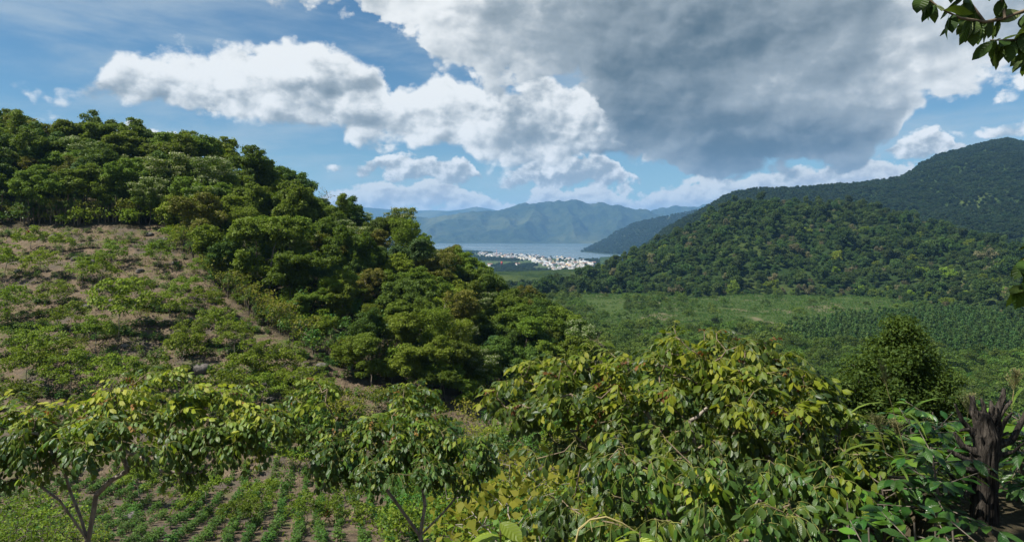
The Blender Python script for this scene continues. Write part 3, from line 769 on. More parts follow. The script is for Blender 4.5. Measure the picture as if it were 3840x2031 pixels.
def yucca_protos():
    out = []
    for v in range(3):
        tr = MB(); cr = MB(); heads = [(0, 0, 3.2 + v * .5)]
        if v: heads += [(.55, .2, 2.7), (-.4, .45, 3.0)]
        if v == 2: heads += [(.1, -.6, 2.4)]
        for hx, hy, hz in heads:
            pts = [(hx * f * f, hy * f * f, -.4 + (hz + .4) * f) for f in np.linspace(0, 1, 5)]; V, F = tube(pts, np.linspace(.11, .07, 5), 5); tr.add(V, F)
            n = 58; a = rng.random(n) * 6.283; e = rng.uniform(-.5, 1.35, n); D = np.stack([np.cos(a) * np.cos(e), np.sin(a) * np.cos(e), np.sin(e)], 1)
            N = unit(np.cross(D, np.cross([0, 0, 1.], D)) + 1e-3); L = rng.uniform(.55, .85, n); C = np.repeat([[hx, hy, hz]], n, 0)
            V, F = leaf_quads(C, D, N, L, L * .11); cr.add(V, F, 0, tint=np.repeat(rng.random(n), 4))
            n = 26; a = rng.random(n) * 6.283; D = np.stack([np.cos(a) * .35, np.sin(a) * .35, -np.ones(n)], 1); D = unit(D); N = np.stack([np.cos(a), np.sin(a), .3 + 0 * a], 1)
            C = np.stack([hx + 0 * a, hy + 0 * a, hz - rng.random(n) * .8], 1); V, F = leaf_quads(C, D, unit(N), .55, .09); cr.add(V, F, 1, tint=np.repeat(rng.random(n), 4))
        out.append((tr.mesh('yucca_trunk', MT['bark'], True), cr.mesh('yucca_crown', [MT['yucca'], MT['dry']])))
    return out


MT['dry'] = leaf_mat('leaf_dry', (.16, .12, .07), (.28, .22, .13), trans=.15)
YUC = yucca_protos()


def place_yucca(x, y, sc, label, group):
    tm, cm = YUC[int(rng.integers(3))]; t = thing('yucca', (x, y, float(H(x, y))), label, 'yucca', group, rng.random() * 6.28, sc)
    link('trunk', tm, t); link('leaf_rosettes', cm, t)


def forest_edge():
    for i in range(46):                                                  # top edge of the clearing
        px = rng.uniform(-10, 165); Y = find_Y(px, 225 - rng.uniform(0, 5), 0, 100, 150)
        place_yucca((px - 512) / FPX * Y, Y, rng.uniform(.8, 1.35), 'spiky yucca in the row along the top edge of the clearing', 'yuccas along the top edge of the clearing')
    for i in range(44):                                                  # slanting edge
        py = rng.uniform(230, 385); px = np.interp(py, EDGE_PY, EDGE_PX) + rng.uniform(0, 9); Y = find_Y(px, py, 0, 74, 150)
        place_yucca((px - 512) / FPX * Y, Y, rng.uniform(.6, 1.0), 'spiky yucca in the row along the slanting edge of the clearing', 'yuccas along the slanting edge of the clearing')
    for i in range(75):
        top = rng.random() < .4
        if top: px = rng.uniform(-10, 165); py = 222
        else: py = rng.uniform(230, 392); px = np.interp(py, EDGE_PY, EDGE_PX) + rng.uniform(2, 16)
        Y = find_Y(px, py, 0, 72, 150); kd = rng.choice(['shrub', 'shrub_dark', 'shrub_yellow'])
        place_tree(kd, 'shrub', (px - 512) / FPX * Y, Y, {'shrub': 'light green leafy shrub growing along the forest edge', 'shrub_dark': 'dark green leafy shrub growing along the forest edge', 'shrub_yellow': 'yellowish thin shrub growing along the forest edge'}[kd], 'shrub', f'{kd.replace("_", " ")}s along the forest edge', rng.uniform(.9, 1.6))


forest_edge()


# ------------------------------------------------------------------ the clearing: shade trees, coffee, rocks
def coffee_protos():
    out = []
    for v in range(4):
        st = MB(); lf = MB(); h = rng.uniform(.75, 1.0)
        V, F = tube([(0, 0, -.2), (.02, .01, h * .5), (0, .03, h)], [.02, .015, .008], 4); st.add(V, F)
        tips = []
        for k in range(16):
            z = h * (.18 + .82 * (k + .5) / 16); a = k * 2.4 + rng.random() * .4; L = .52 * (1.08 - .62 * z / h); e = np.array([math.cos(a) * L, math.sin(a) * L, z + .10]); s0 = np.array([0, 0, z])
            V, F = prisms([s0], [e], np.array([.007]), np.array([.004]), 3); st.add(V, F)
            m = 15; f = rng.random(m) ** .7; C = s0 + (e - s0) * f[:, None]; d = unit(e - s0)
            sd = np.cross(d, [0, 0, 1.]) * np.where(rng.random(m) < .5, 1, -1)[:, None]; D = unit(sd * .8 + d * .6 + np.array([0, 0, -.25]) + rng.normal(size=(m, 3)) * .25)
            N = unit(np.array([0, 0, 1.]) + rng.normal(size=(m, 3)) * .35); N = unit(N - D * (N * D).sum(1, keepdims=True)); l = rng.uniform(.13, .22, m)
            V, F = leaf_quads(C, D, N, l, l * .48); lf.add(V, F, 0, tint=np.repeat(rng.random(m), 4))
        out.append((st.mesh('coffee_stem', MT['bark'], True), lf.mesh('coffee_foliage', MT['coffee'])))
    return out


COF = coffee_protos()


def gn_scatter(name, protos, pos, rotz, scl, label, stretch=None):
    """one object whose geometry nodes set instances of the given meshes on its points (only for uncountable growth)"""
    n = len(pos); me = bpy.data.meshes.new(name); me.vertices.add(n); me.vertices.foreach_set('co', np.asarray(pos, np.float32).ravel())
    def attr(k, typ, arr, f='value'):
        a = me.attributes.new(k, typ, 'POINT'); a.data.foreach_set(f, np.asarray(arr).ravel())
    sx = np.asarray(scl, np.float32); sz = sx if stretch is None else sx * np.asarray(stretch, np.float32)
    attr('scl', 'FLOAT_VECTOR', np.stack([sx, sx, sz], 1).astype(np.float32), 'vector')
    attr('rot', 'FLOAT_VECTOR', np.stack([0 * sx, 0 * sx, np.asarray(rotz, np.float32)], 1).astype(np.float32), 'vector')
    attr('pick', 'INT', rng.integers(0, len(protos), n).astype(np.int32))
    o = link(name, me, label=label, kind='stuff')
    cl = bpy.data.collections.new(name + '_meshes')
    for i, (tm, cm) in enumerate(protos):
        b_ = bpy.data.objects.new(f'{name}_{i}', cm); cl.objects.link(b_)
    ng = bpy.data.node_groups.new(name, 'GeometryNodeTree')
    ng.interface.new_socket('Geometry', in_out='INPUT', socket_type='NodeSocketGeometry'); ng.interface.new_socket('Geometry', in_out='OUTPUT', socket_type='NodeSocketGeometry')
    N = ng.nodes; Lk = ng.links; gi = N.new('NodeGroupInput'); go = N.new('NodeGroupOutput')
    ci = N.new('GeometryNodeCollectionInfo'); ci.inputs[0].default_value = cl; ci.inputs['Separate Children'].default_value = True; ci.inputs['Reset Children'].default_value = True
    ip = N.new('GeometryNodeInstanceOnPoints'); ip.inputs['Pick Instance'].default_value = True
    def named(k, dt):
        q = N.new('GeometryNodeInputNamedAttribute'); q.data_type = dt; q.inputs['Name'].default_value = k; return q.outputs['Attribute']
    Lk.new(gi.outputs[0], ip.inputs['Points']); Lk.new(ci.outputs[0], ip.inputs['Instance']); Lk.new(named('pick', 'INT'), ip.inputs['Instance Index'])
    Lk.new(named('scl', 'FLOAT_VECTOR'), ip.inputs['Scale']); Lk.new(named('rot', 'FLOAT_VECTOR'), ip.inputs['Rotation'])
    Lk.new(ip.outputs[0], go.inputs[0])
    md = o.modifiers.new('scatter', 'NODES'); md.node_group = ng
    return o


forest_floor()


def rock_mesh(i, sx, sy, sz):
    import bmesh
    bm = bmesh.new(); bmesh.ops.create_icosphere(bm, subdivisions=3, radius=1.0)
    o = rng.random(3) * 50
    for v in bm.verts:
        p = np.array(v.co); n = fbm(np.array([p[0] * 1.3 + o[0] + p[2]]), np.array([p[1] * 1.3 + o[1] - p[2] * .7]), 4, i)[0]
        q = p * (1 + .34 * n); q = np.sign(q) * np.abs(q) ** .8; v.co = Vector((q[0] * sx, q[1] * sy, q[2] * sz))
    me = bpy.data.meshes.new('boulder'); bm.to_mesh(me); bm.free()
    me.polygons.foreach_set('use_smooth', np.ones(len(me.polygons), bool)); me.materials.append(MT['rock']); return me


MT['rock'] = solid_mat('rock', (.055, .050, .045), (.150, .136, .122), 2.2, .92, .8, dist=.12, c3=(.13, .12, .10), s3=1.2)


def clearing():
    # shade trees: picture position of the crown, distance follows from the slope
    big = [('shade', 120, 308, 1.15, 'broad umbrella shaped shade tree with forked pale trunk mid clearing', 'shade_tree'),
           ('shade', 98, 312, .85, 'left hand half crown shade tree beside the broad forked one', None)]
    spots = [(120, 306, 1.2), (70, 315, .78), (100, 272, .85), (83, 268, .7), (158, 252, .8), (112, 250, .75), (8, 300, 1.0), (55, 290, .72), (42, 262, .8), (95, 333, .7), (170, 305, .75), (185, 288, .7),
             (215, 325, .8), (235, 338, .7), (208, 300, .7), (182, 345, .8), (40, 345, .9), (15, 335, .85), (60, 355, .8), (70, 375, .9), (112, 378, .85), (25, 368, .8), (5, 262, .8), (30, 240, .7), (62, 243, .6), (140, 290, .6),
             (255, 362, .85), (240, 375, .9), (215, 390, .95), (280, 368, .8), (300, 385, .9), (262, 392, .85), (170, 385, .8), (320, 395, .8), (290, 350, .7), (200, 268, .5), (190, 330, .6), (10, 392, .9), (150, 372, .7)]
    lab = ['umbrella shaped light green shade tree on the cleared coffee slope', 'darker green flat topped shade tree on the cleared coffee slope']
    for i, (px, py, sc) in enumerate(spots):
        Y = find_Y(px, py, 3.4 * sc, 66, 128); dk = rng.random() < .3; X = (px - 512) / FPX * Y
        if i == 0: place_tree('shade', 'shade_tree', X, Y, 'broadest umbrella shaped shade tree, forked pale trunk, mid clearing', 'tree', None, 1.5)
        else:
            where = 'high on the clearing' if py < 275 else ('halfway up the clearing' if py < 325 else ('low on the clearing above the ravine' if py < 380 else 'at the bottom of the clearing by the ravine'))
            if px > np.interp(py, EDGE_PY, EDGE_PX) - 45 and py < 375: where = 'close to the slanting forest edge'
            size = 'small' if sc < .72 else ('wide' if sc > .84 else 'middling')
            place_tree('shade_dark' if dk else 'shade', 'shade_tree', X, Y, f'{size} {"dark" if dk else "light"} green umbrella shaped shade tree {where}', 'tree', f'shade trees {where}', sc * rng.uniform(1.12, 1.35))
    m_ = 0
    for _ in range(900):
        px = rng.uniform(-5, 330); Y = rng.uniform(68, 122); X = (px - 512) / FPX * Y; g, gy = ground_px(X, Y)
        if m_ >= 62 or not is_clearing(np.array(X), np.array(Y)) or fbm(X / 11, Y / 11, 2, 15) < -.05: continue
        m_ += 1; kd = rng.choice(['shrub', 'shrub_dark', 'shrub_yellow'], p=[.48, .4, .12])
        place_tree(kd, 'bush', X, Y, {'shrub': 'light green round bush growing on the brown clearing', 'shrub_dark': 'dark green round bush growing on the brown clearing', 'shrub_yellow': 'yellowish thin bush growing on the brown clearing'}[kd], 'bush', f'{kd.replace("shrub", "bush").replace("_", " ")}es on the clearing'.replace('bush darkes', 'dark bushes').replace('bush yellowes', 'yellowish bushes'), rng.uniform(.42, .85))
    # boulders
    rl = 0
    for px, py, w in [(201, 368, 1.15), (178, 332, .8), (86, 307, 1.0), (60, 338, .8), (150, 322, .8), (165, 240, .9), (55, 237, 1.1), (150, 234, .8), (92, 262, .9), (75, 258, .7), (310, 372, 1.3), (322, 366, 1.0), (236, 388, .9), (262, 384, .8), (28, 388, .7), (200, 402, .9),
                       (130, 516, .6), (258, 490, .5), (38, 300, .6), (230, 350, .6), (110, 300, .5), (125, 345, .6), (18, 270, .6), (175, 262, .6), (140, 270, .7), (272, 400, .8), (190, 318, .5)]:
        Y = find_Y(px, py, .2, 40, 128); X = (px - 512) / FPX * Y; s_ = w * (.9 if Y > 60 else 1.0)
        o = link('boulder', rock_mesh(rl, s_, s_ * .9, s_ * .72), None, 'weathered grey boulder lying among the coffee on the slope', 'boulder', 'boulders on the coffee slope', loc=(X, Y, float(H(X, Y)) + .12 * s_))
        o.rotation_euler = (0, 0, rng.random() * 6.28); rl += 1
    # coffee planted in rows: straight rows below the shade trees, level rows on the slope
    pts = []
    dirv = unit(np.array([-.30, 1.0])); nrm = np.array([dirv[1], -dirv[0]])
    for r_ in range(-26, 30):
        o = np.array([-13.0, 48.0]) + nrm * r_ * 1.42
        for s_ in np.arange(-12, 24, .55):
            q = o + dirv * (s_ + rng.uniform(-.2, .2)) + nrm * (rng.normal() * .09 + .16 * math.sin(s_ * .35 + r_ * 1.7))
            px, py = ground_px(q[0], q[1])
            if 38 < q[1] < 66 and -20 < px < 470 and rng.random() < .92 - .5 * (fbm(q[0] / 3, q[1] / 3, 2, 77) < -.12): pts.append((q[0], q[1], rng.uniform(.45, .95)))
    near = sorted(pts, key=lambda p: -((ground_px(p[0], p[1])[1] > 470) * 100 - p[1]))
    hill = []
    for Yr in np.arange(67, 124, 2.2):
        for X in np.arange(-135, 0, .8):
            Y = Yr + 1.3 * math.sin(X * .11 + Yr) + rng.normal() * .12; x = X + rng.normal() * .15
            px, py = ground_px(x, Y)
            dens = .80 if Y < 98 else .34
            if px < -25 or not is_clearing(np.array(x), np.array(Y)) or px > 420: continue
            if rng.random() < dens * (0.55 + .9 * (fbm(x / 9, Y / 9, 3, 5) + .5)): hill.append((x, Y, rng.uniform(.75, 1.35)))
    vis = [p for p in near if -15 < ground_px(p[0], p[1])[0] < 480 and ground_px(p[0], p[1])[1] < 552]
    hid = [p for p in near if p not in vis]
    for x, y, s_ in vis[:300]:
        k = int(rng.integers(4)); t = thing('coffee_shrub', (x, y, float(H(x, y)) - .02), 'glossy low coffee shrub in the planted rows below the shade trees', 'shrub', 'coffee shrubs in the straight rows', rng.random() * 6.28, s_)
        link('stem', COF[k][0], t); link('foliage', COF[k][1], t)
    rest = hid + vis[300:] + hill
    A = np.array(rest); gn_scatter('coffee_shrubs', COF, np.stack([A[:, 0], A[:, 1], H(A[:, 0], A[:, 1]) - .03], 1), rng.random(len(A)) * 6.28, A[:, 2], 'rows of low coffee shrubs covering the cleared slope')
    # weeds and dry tufts
    n = 7500; Y = rng.uniform(42, 125, n); px = rng.uniform(-20, 470, n); X = (px - 512) / FPX * Y; ok = is_clearing(X, Y) & (fbm(X / 6, Y / 6, 3, 31) > -.05) & ((Y > 63) | (rng.random(n) < .2)); X, Y = X[ok], Y[ok]; Z = H(X, Y)
    b = MB(); m = 8; C = np.repeat(np.stack([X, Y, Z], 1), m, 0); k = len(C); C[:, :2] += rng.normal(size=(k, 2)) * .22
    a = rng.random(k) * 6.283; D = unit(np.stack([np.cos(a) * .6, np.sin(a) * .6, .5 + rng.random(k)], 1)); N = unit(np.cross(D, rand_dirs(k))); L = rng.uniform(.15, .5, k)
    dry = np.repeat(rng.random(len(X)) < .45, m); V, F = leaf_quads(C, D, N, L, L * .28)
    q = ~dry; b.add(V.reshape(-1, 4, 3)[q].reshape(-1, 3), np.arange(4 * q.sum()).reshape(-1, 4), 0, tint=np.repeat(rng.random(q.sum()), 4))
    b.add(V.reshape(-1, 4, 3)[dry].reshape(-1, 3), np.arange(4 * dry.sum()).reshape(-1, 4), 1, tint=np.repeat(rng.random(dry.sum()), 4))
    link('weeds', b.mesh('weeds', [MT['bright'], MT['dry']]), kind='stuff', label='weeds and dry grass tufts scattered over the brown slope')
    print('coffee', len(pts), len(hill), 'weeds', len(X))


clearing()


# ------------------------------------------------------------------ valley floor
def valley():
    n = 30000; Y = np.sqrt(rng.uniform(120 ** 2, 600 ** 2, n)); px = rng.uniform(455, 1060, n); X = (px - 512) / FPX * Y
    gp, gy = ground_px(X, Y)
    foot = np.interp(px, [p for p, _ in FOOT1], [base_Y(y) for _, y in FOOT1]); ok = (Y < foot - 6) & (Y > np.interp(px, [455, 560, 640, 720], [300, 200, 130, 120]))
    pine = (Y > np.interp(px, [780, 850, 1024, 1060], [325, 310, 285, 285])) & (Y < np.interp(px, [780, 850, 1024, 1060], [350, 410, 470, 470])) & (px > 785)
    # young pine block
    i = np.where(ok & pine)[0]; k = poisson(X[i], Y[i], 3.6); i = i[k]; i = i[np.argsort(Y[i])]
    for j in i[:200]:
        place_tree('pine', 'young_pine', X[j], Y[j], 'small pointed young pine in the front rows of the valley grove', 'pine', 'young pines in the front rows of the grove', rng.uniform(.7, 1.1))
    r = i[200:]; gn_scatter('pine_grove', PROTO['pine'], np.stack([X[r], Y[r], H(X[r], Y[r]) - .1], 1), rng.random(len(r)) * 6.28, rng.uniform(.65, 1.1, len(r)), 'grove of young pines on the valley floor')
    # scattered shade trees
    i = np.where(ok & ~pine)[0]; hedge = np.abs(Y[i] - (352 + 10 * np.sin(X[i] / 40))) < 7; dd = np.where(Y[i] > 335, np.where(hedge & (X[i] < 175), 4.5, np.where((fbm(X[i] / 60, Y[i] / 60, 3, 8) > .25) | (X[i] < 55), 9.0, 30.0)), 5.0); k = poisson(X[i], Y[i], dd); i = i[k]; i = i[np.argsort(Y[i])]
    s_ = .75 + .75 * rng.random(len(i)) ** 1.5
    for q, j in enumerate(i[:290]):
        place_tree('valley', 'shade_tree', X[j], Y[j], 'small flat topped shade tree over the valley coffee', 'tree', 'shade trees on the valley floor', s_[q])
    r = i[290:]; gn_scatter('valley_trees', PROTO['valley'], np.stack([X[r], Y[r], H(X[r], Y[r]) - .1], 1), rng.random(len(r)) * 6.28, s_[290:], 'small trees dotted over the valley plantation')
    # coffee below them
    n = 36000; Y = np.sqrt(rng.uniform(110 ** 2, 600 ** 2, n)); px = rng.uniform(455, 1060, n); X = (px - 512) / FPX * Y
    foot = np.interp(px, [p for p, _ in FOOT1], [base_Y(y) for _, y in FOOT1]); ok = (Y < foot + 4) & (Y > np.interp(px, [455, 560, 640, 720], [300, 190, 120, 110])) & (fbm(X / 40, Y / 25, 3, 12) > -.32); X, Y = X[ok], Y[ok]
    gn_scatter('valley_coffee', PROTO['shrub_dark'], np.stack([X, Y, H(X, Y) - .05], 1), rng.random(len(X)) * 6.28, np.where(Y > 335, rng.uniform(.35, .62, len(X)), rng.uniform(.5, .95, len(X))), 'dense coffee bushes covering the valley floor')
    for px, py, sc in [(893, 283 + 12, 1.0), (768, 290, .9), (905, 296, 1.0), (910, 297, .9), (716, 322, .8)]:
        Y = base_Y(py + 8); X = (px - 512) / FPX * Y
        place_tree('far_tall', 'lone_tree', X, Y, 'dark lone tree standing in the open plantation near the forest foot', 'tree', 'lone trees in the plantation', sc * .75)


valley()


def gap_trees():
    for i in range(34):
        px = rng.uniform(545, 630); Y = rng.uniform(590, 760); X = (px - 512) / FPX * Y; q = np.interp(Y, [np.interp(px, [p for p, _ in FOOT1], [base_Y(y) for _, y in FOOT1]), np.interp(px, hill1.r[:, 0], hill1.r[:, 2])], [0, 1])
        place_tree('far_tall', 'forest_tree', *hill1.at(px, q)[:2], 'tall dark tree in the gap between the spur and the forested hill', 'tree', 'tall dark trees in the gap', rng.uniform(.55, .95), z=float(hill1.at(px, q)[2]) - .4, stretch=rng.uniform(1.0, 1.3))


gap_trees()


# ------------------------------------------------------------------ forests of the farther hills
TOWN_TOP = np.array([(478, 252.8), (505, 254), (534, 255.6), (563, 257.2), (581, 260.4), (595, 264)])
TOWN_LOW = np.array([(478, 255.6), (506, 258), (530, 260.5), (545, 266), (552, 271), (574, 272), (586, 268), (595, 266)])


def far_forest():
    n = 22000; px = rng.uniform(440, 1045, n); q = rng.random(n) * 1.06; p = hill1.at(px, q); X, Y, Z = p.T
    patch = ((px - 749) ** 2 / 16 + (q - .60) ** 2 / .0012 < 1) | ((px - 786) ** 2 / 20 + (q - .42 - (px - 786) * .004) ** 2 / .0016 < 1) | ((px - 696) ** 2 / 40 + (q - .45) ** 2 / .0012 < 1)
    ok = ~patch; X, Y, Z, q, px = X[ok], Y[ok], Z[ok], q[ok], px[ok]
    szz = .55 + 1.0 * rng.random(len(X)) ** 2.2; k = poisson(X, Y, 4.6 + 3.2 * szz); X, Y, Z, q, szz = X[k], Y[k], Z[k], q[k], szz[k]
    s_ = szz; st = rng.uniform(.85, 1.25, len(X)); o = np.argsort(Y)
    for j in o[:290]:
        kd = rng.choice(['far', 'far_tall', 'far_light', 'far_brown'], p=[.5, .28, .14, .08])
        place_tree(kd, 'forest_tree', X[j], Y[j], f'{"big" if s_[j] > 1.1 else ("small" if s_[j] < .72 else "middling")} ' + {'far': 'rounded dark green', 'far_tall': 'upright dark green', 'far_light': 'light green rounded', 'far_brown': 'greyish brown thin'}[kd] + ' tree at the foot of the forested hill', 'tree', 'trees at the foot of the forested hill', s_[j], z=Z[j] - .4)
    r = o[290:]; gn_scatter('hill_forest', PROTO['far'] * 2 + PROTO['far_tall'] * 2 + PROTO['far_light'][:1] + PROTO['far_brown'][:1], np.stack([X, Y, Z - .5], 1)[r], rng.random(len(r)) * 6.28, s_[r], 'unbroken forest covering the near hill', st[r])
    n = 42000; px = rng.uniform(600, 1060, n); q = rng.random(n) ** .8 * 1.04; p = hill2.at(px, q); X, Y, Z = p.T; k = poisson(X, Y, 6.4); X, Y, Z = X[k], Y[k], Z[k]
    gn_scatter('mountain_forest', PROTO['far2'], np.stack([X, Y, Z - 1.0], 1), rng.random(len(X)) * 6.28, rng.uniform(.5, 1.05, len(X)), 'forest covering the mountain behind, cloud shade in its leaf colour')
    n = 12000; px = rng.uniform(562, 700, n); q = rng.random(n) * 1.03; p = hill3.at(px, q); X, Y, Z = p.T; ok = Z > 2; X, Y, Z = X[ok], Y[ok], Z[ok]; k = poisson(X, Y, 17); X, Y, Z = X[k], Y[k], Z[k]
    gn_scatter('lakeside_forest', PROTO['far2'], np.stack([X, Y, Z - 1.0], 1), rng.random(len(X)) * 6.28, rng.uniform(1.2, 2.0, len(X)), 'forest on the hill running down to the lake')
    # wooded headland behind the town, trees between and around the houses
    n = 17000; px = rng.uniform(440, 640, n); Y = rng.uniform(760, 4900, n); X = (px - 512) / FPX * Y; gp, gy = ground_px(X, Y); ys = np.interp(px, sorted(SHORE), [SHORE[k] for k in sorted(SHORE)])
    belt = (Y > ys - 620) & (Y < ys - 30); pt = fbm(X / 160, Y / 320, 3, 91); ok = (Y < ys - 30) & (belt & (pt > -.45) | (~belt & (pt > np.where(Y < 2250, -.42, -.02))))
    intown = (gy > np.interp(px, *TOWN_TOP.T) - .4) & (gy < np.interp(px, *TOWN_LOW.T) + 1.2) & (px > 474) & (px < 598); ok &= ~intown | (rng.random(n) < .05)
    X, Y = X[ok], Y[ok]; k = poisson(X, Y, 11); X, Y = X[k], Y[k]
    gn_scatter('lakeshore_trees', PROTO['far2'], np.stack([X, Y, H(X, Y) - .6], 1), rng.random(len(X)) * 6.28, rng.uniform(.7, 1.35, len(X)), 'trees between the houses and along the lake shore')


MT['far_dark'] = leaf_mat('leaf_far_dark', (.011, .027, .010), (.026, .047, .015), trans=.18, var=.4, hue=.02)  # leaf colour lowered so the mountain's cloud shadow is painted in
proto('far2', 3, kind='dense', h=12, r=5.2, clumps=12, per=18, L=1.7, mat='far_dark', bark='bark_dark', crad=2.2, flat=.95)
far_forest()
# ------------------------------------------------------------------ town by the lake
def box_mesh(b, x0, x1, y0, y1, z0, z1, mat=0):
    V = [(x, y, z) for z in (z0, z1) for y in (y0, y1) for x in (x0, x1)]
    b.add(V, [(0, 2, 3, 1), (4, 5, 7, 6), (0, 1, 5, 4), (1, 3, 7, 5), (3, 2, 6, 7), (2, 0, 4, 6)], mat)


def plain(name, c, rough=.8): return solid_mat(name, tuple(k * .85 for k in c), c, .4, rough, 0)


WALLS = [('white', (.56, .56, .54)), ('cream', (.68, .62, .50)), ('grey block', (.42, .41, .39)), ('pale blue', (.55, .64, .70)), ('ochre', (.60, .46, .28))]
ROOFS = [('rust red sheet', (.28, .15, .11)), ('grey sheet', (.42, .43, .44)), ('white flat', (.50, .49, .47)), ('brown', (.26, .19, .14))]
MT['pane'] = plain('window_glass', (.05, .06, .07), .2); MT['door'] = plain('door_paint', (.20, .12, .08))


def house_proto(w, d, h, wall, roof, gable):
    m = MB(); box_mesh(m, -w / 2, w / 2, -d / 2, d / 2, -2.5, h); wm = m.mesh('house_wall', MT['w_' + wall]); r = MB()
    if gable:
        e = .5; g = d * .2; V = [(-w / 2 - e, -d / 2 - e, h - .05), (w / 2 + e, -d / 2 - e, h - .05), (w / 2 + e, 0, h + g), (-w / 2 - e, 0, h + g), (-w / 2 - e, d / 2 + e, h - .05), (w / 2 + e, d / 2 + e, h - .05)]
        r.add(V, [(0, 1, 2, 3), (3, 2, 5, 4)]); r.add([V[0], V[3], V[4], V[1], V[2], V[5]], [(0, 2, 1), (3, 4, 5)])
    else:
        box_mesh(r, -w / 2 - .25, w / 2 + .25, -d / 2 - .25, d / 2 + .25, h + .002, h + .35); box_mesh(r, -w * .3, 0, -d * .2, d * .3, h + .352, h + 2.4)
    rm = r.mesh('house_roof', MT['r_' + roof])
    wi = []
    for k in range(3):
        for s_ in range(max(1, int(h // 3))):
            q = MB(); x = -w * .33 + w * .33 * k; z = 1.0 + 3 * s_; box_mesh(q, x - .7, x + .7, -d / 2 - .04, -d / 2 + .1, z, z + 1.3); wi.append(q.mesh('house_window', MT['pane']))
    q = MB(); box_mesh(q, w * .12, w * .12 + 1.1, -d / 2 - .05, -d / 2 + .1, -.3, 2.1); return wm, rm, wi, q.mesh('house_door', MT['door'])


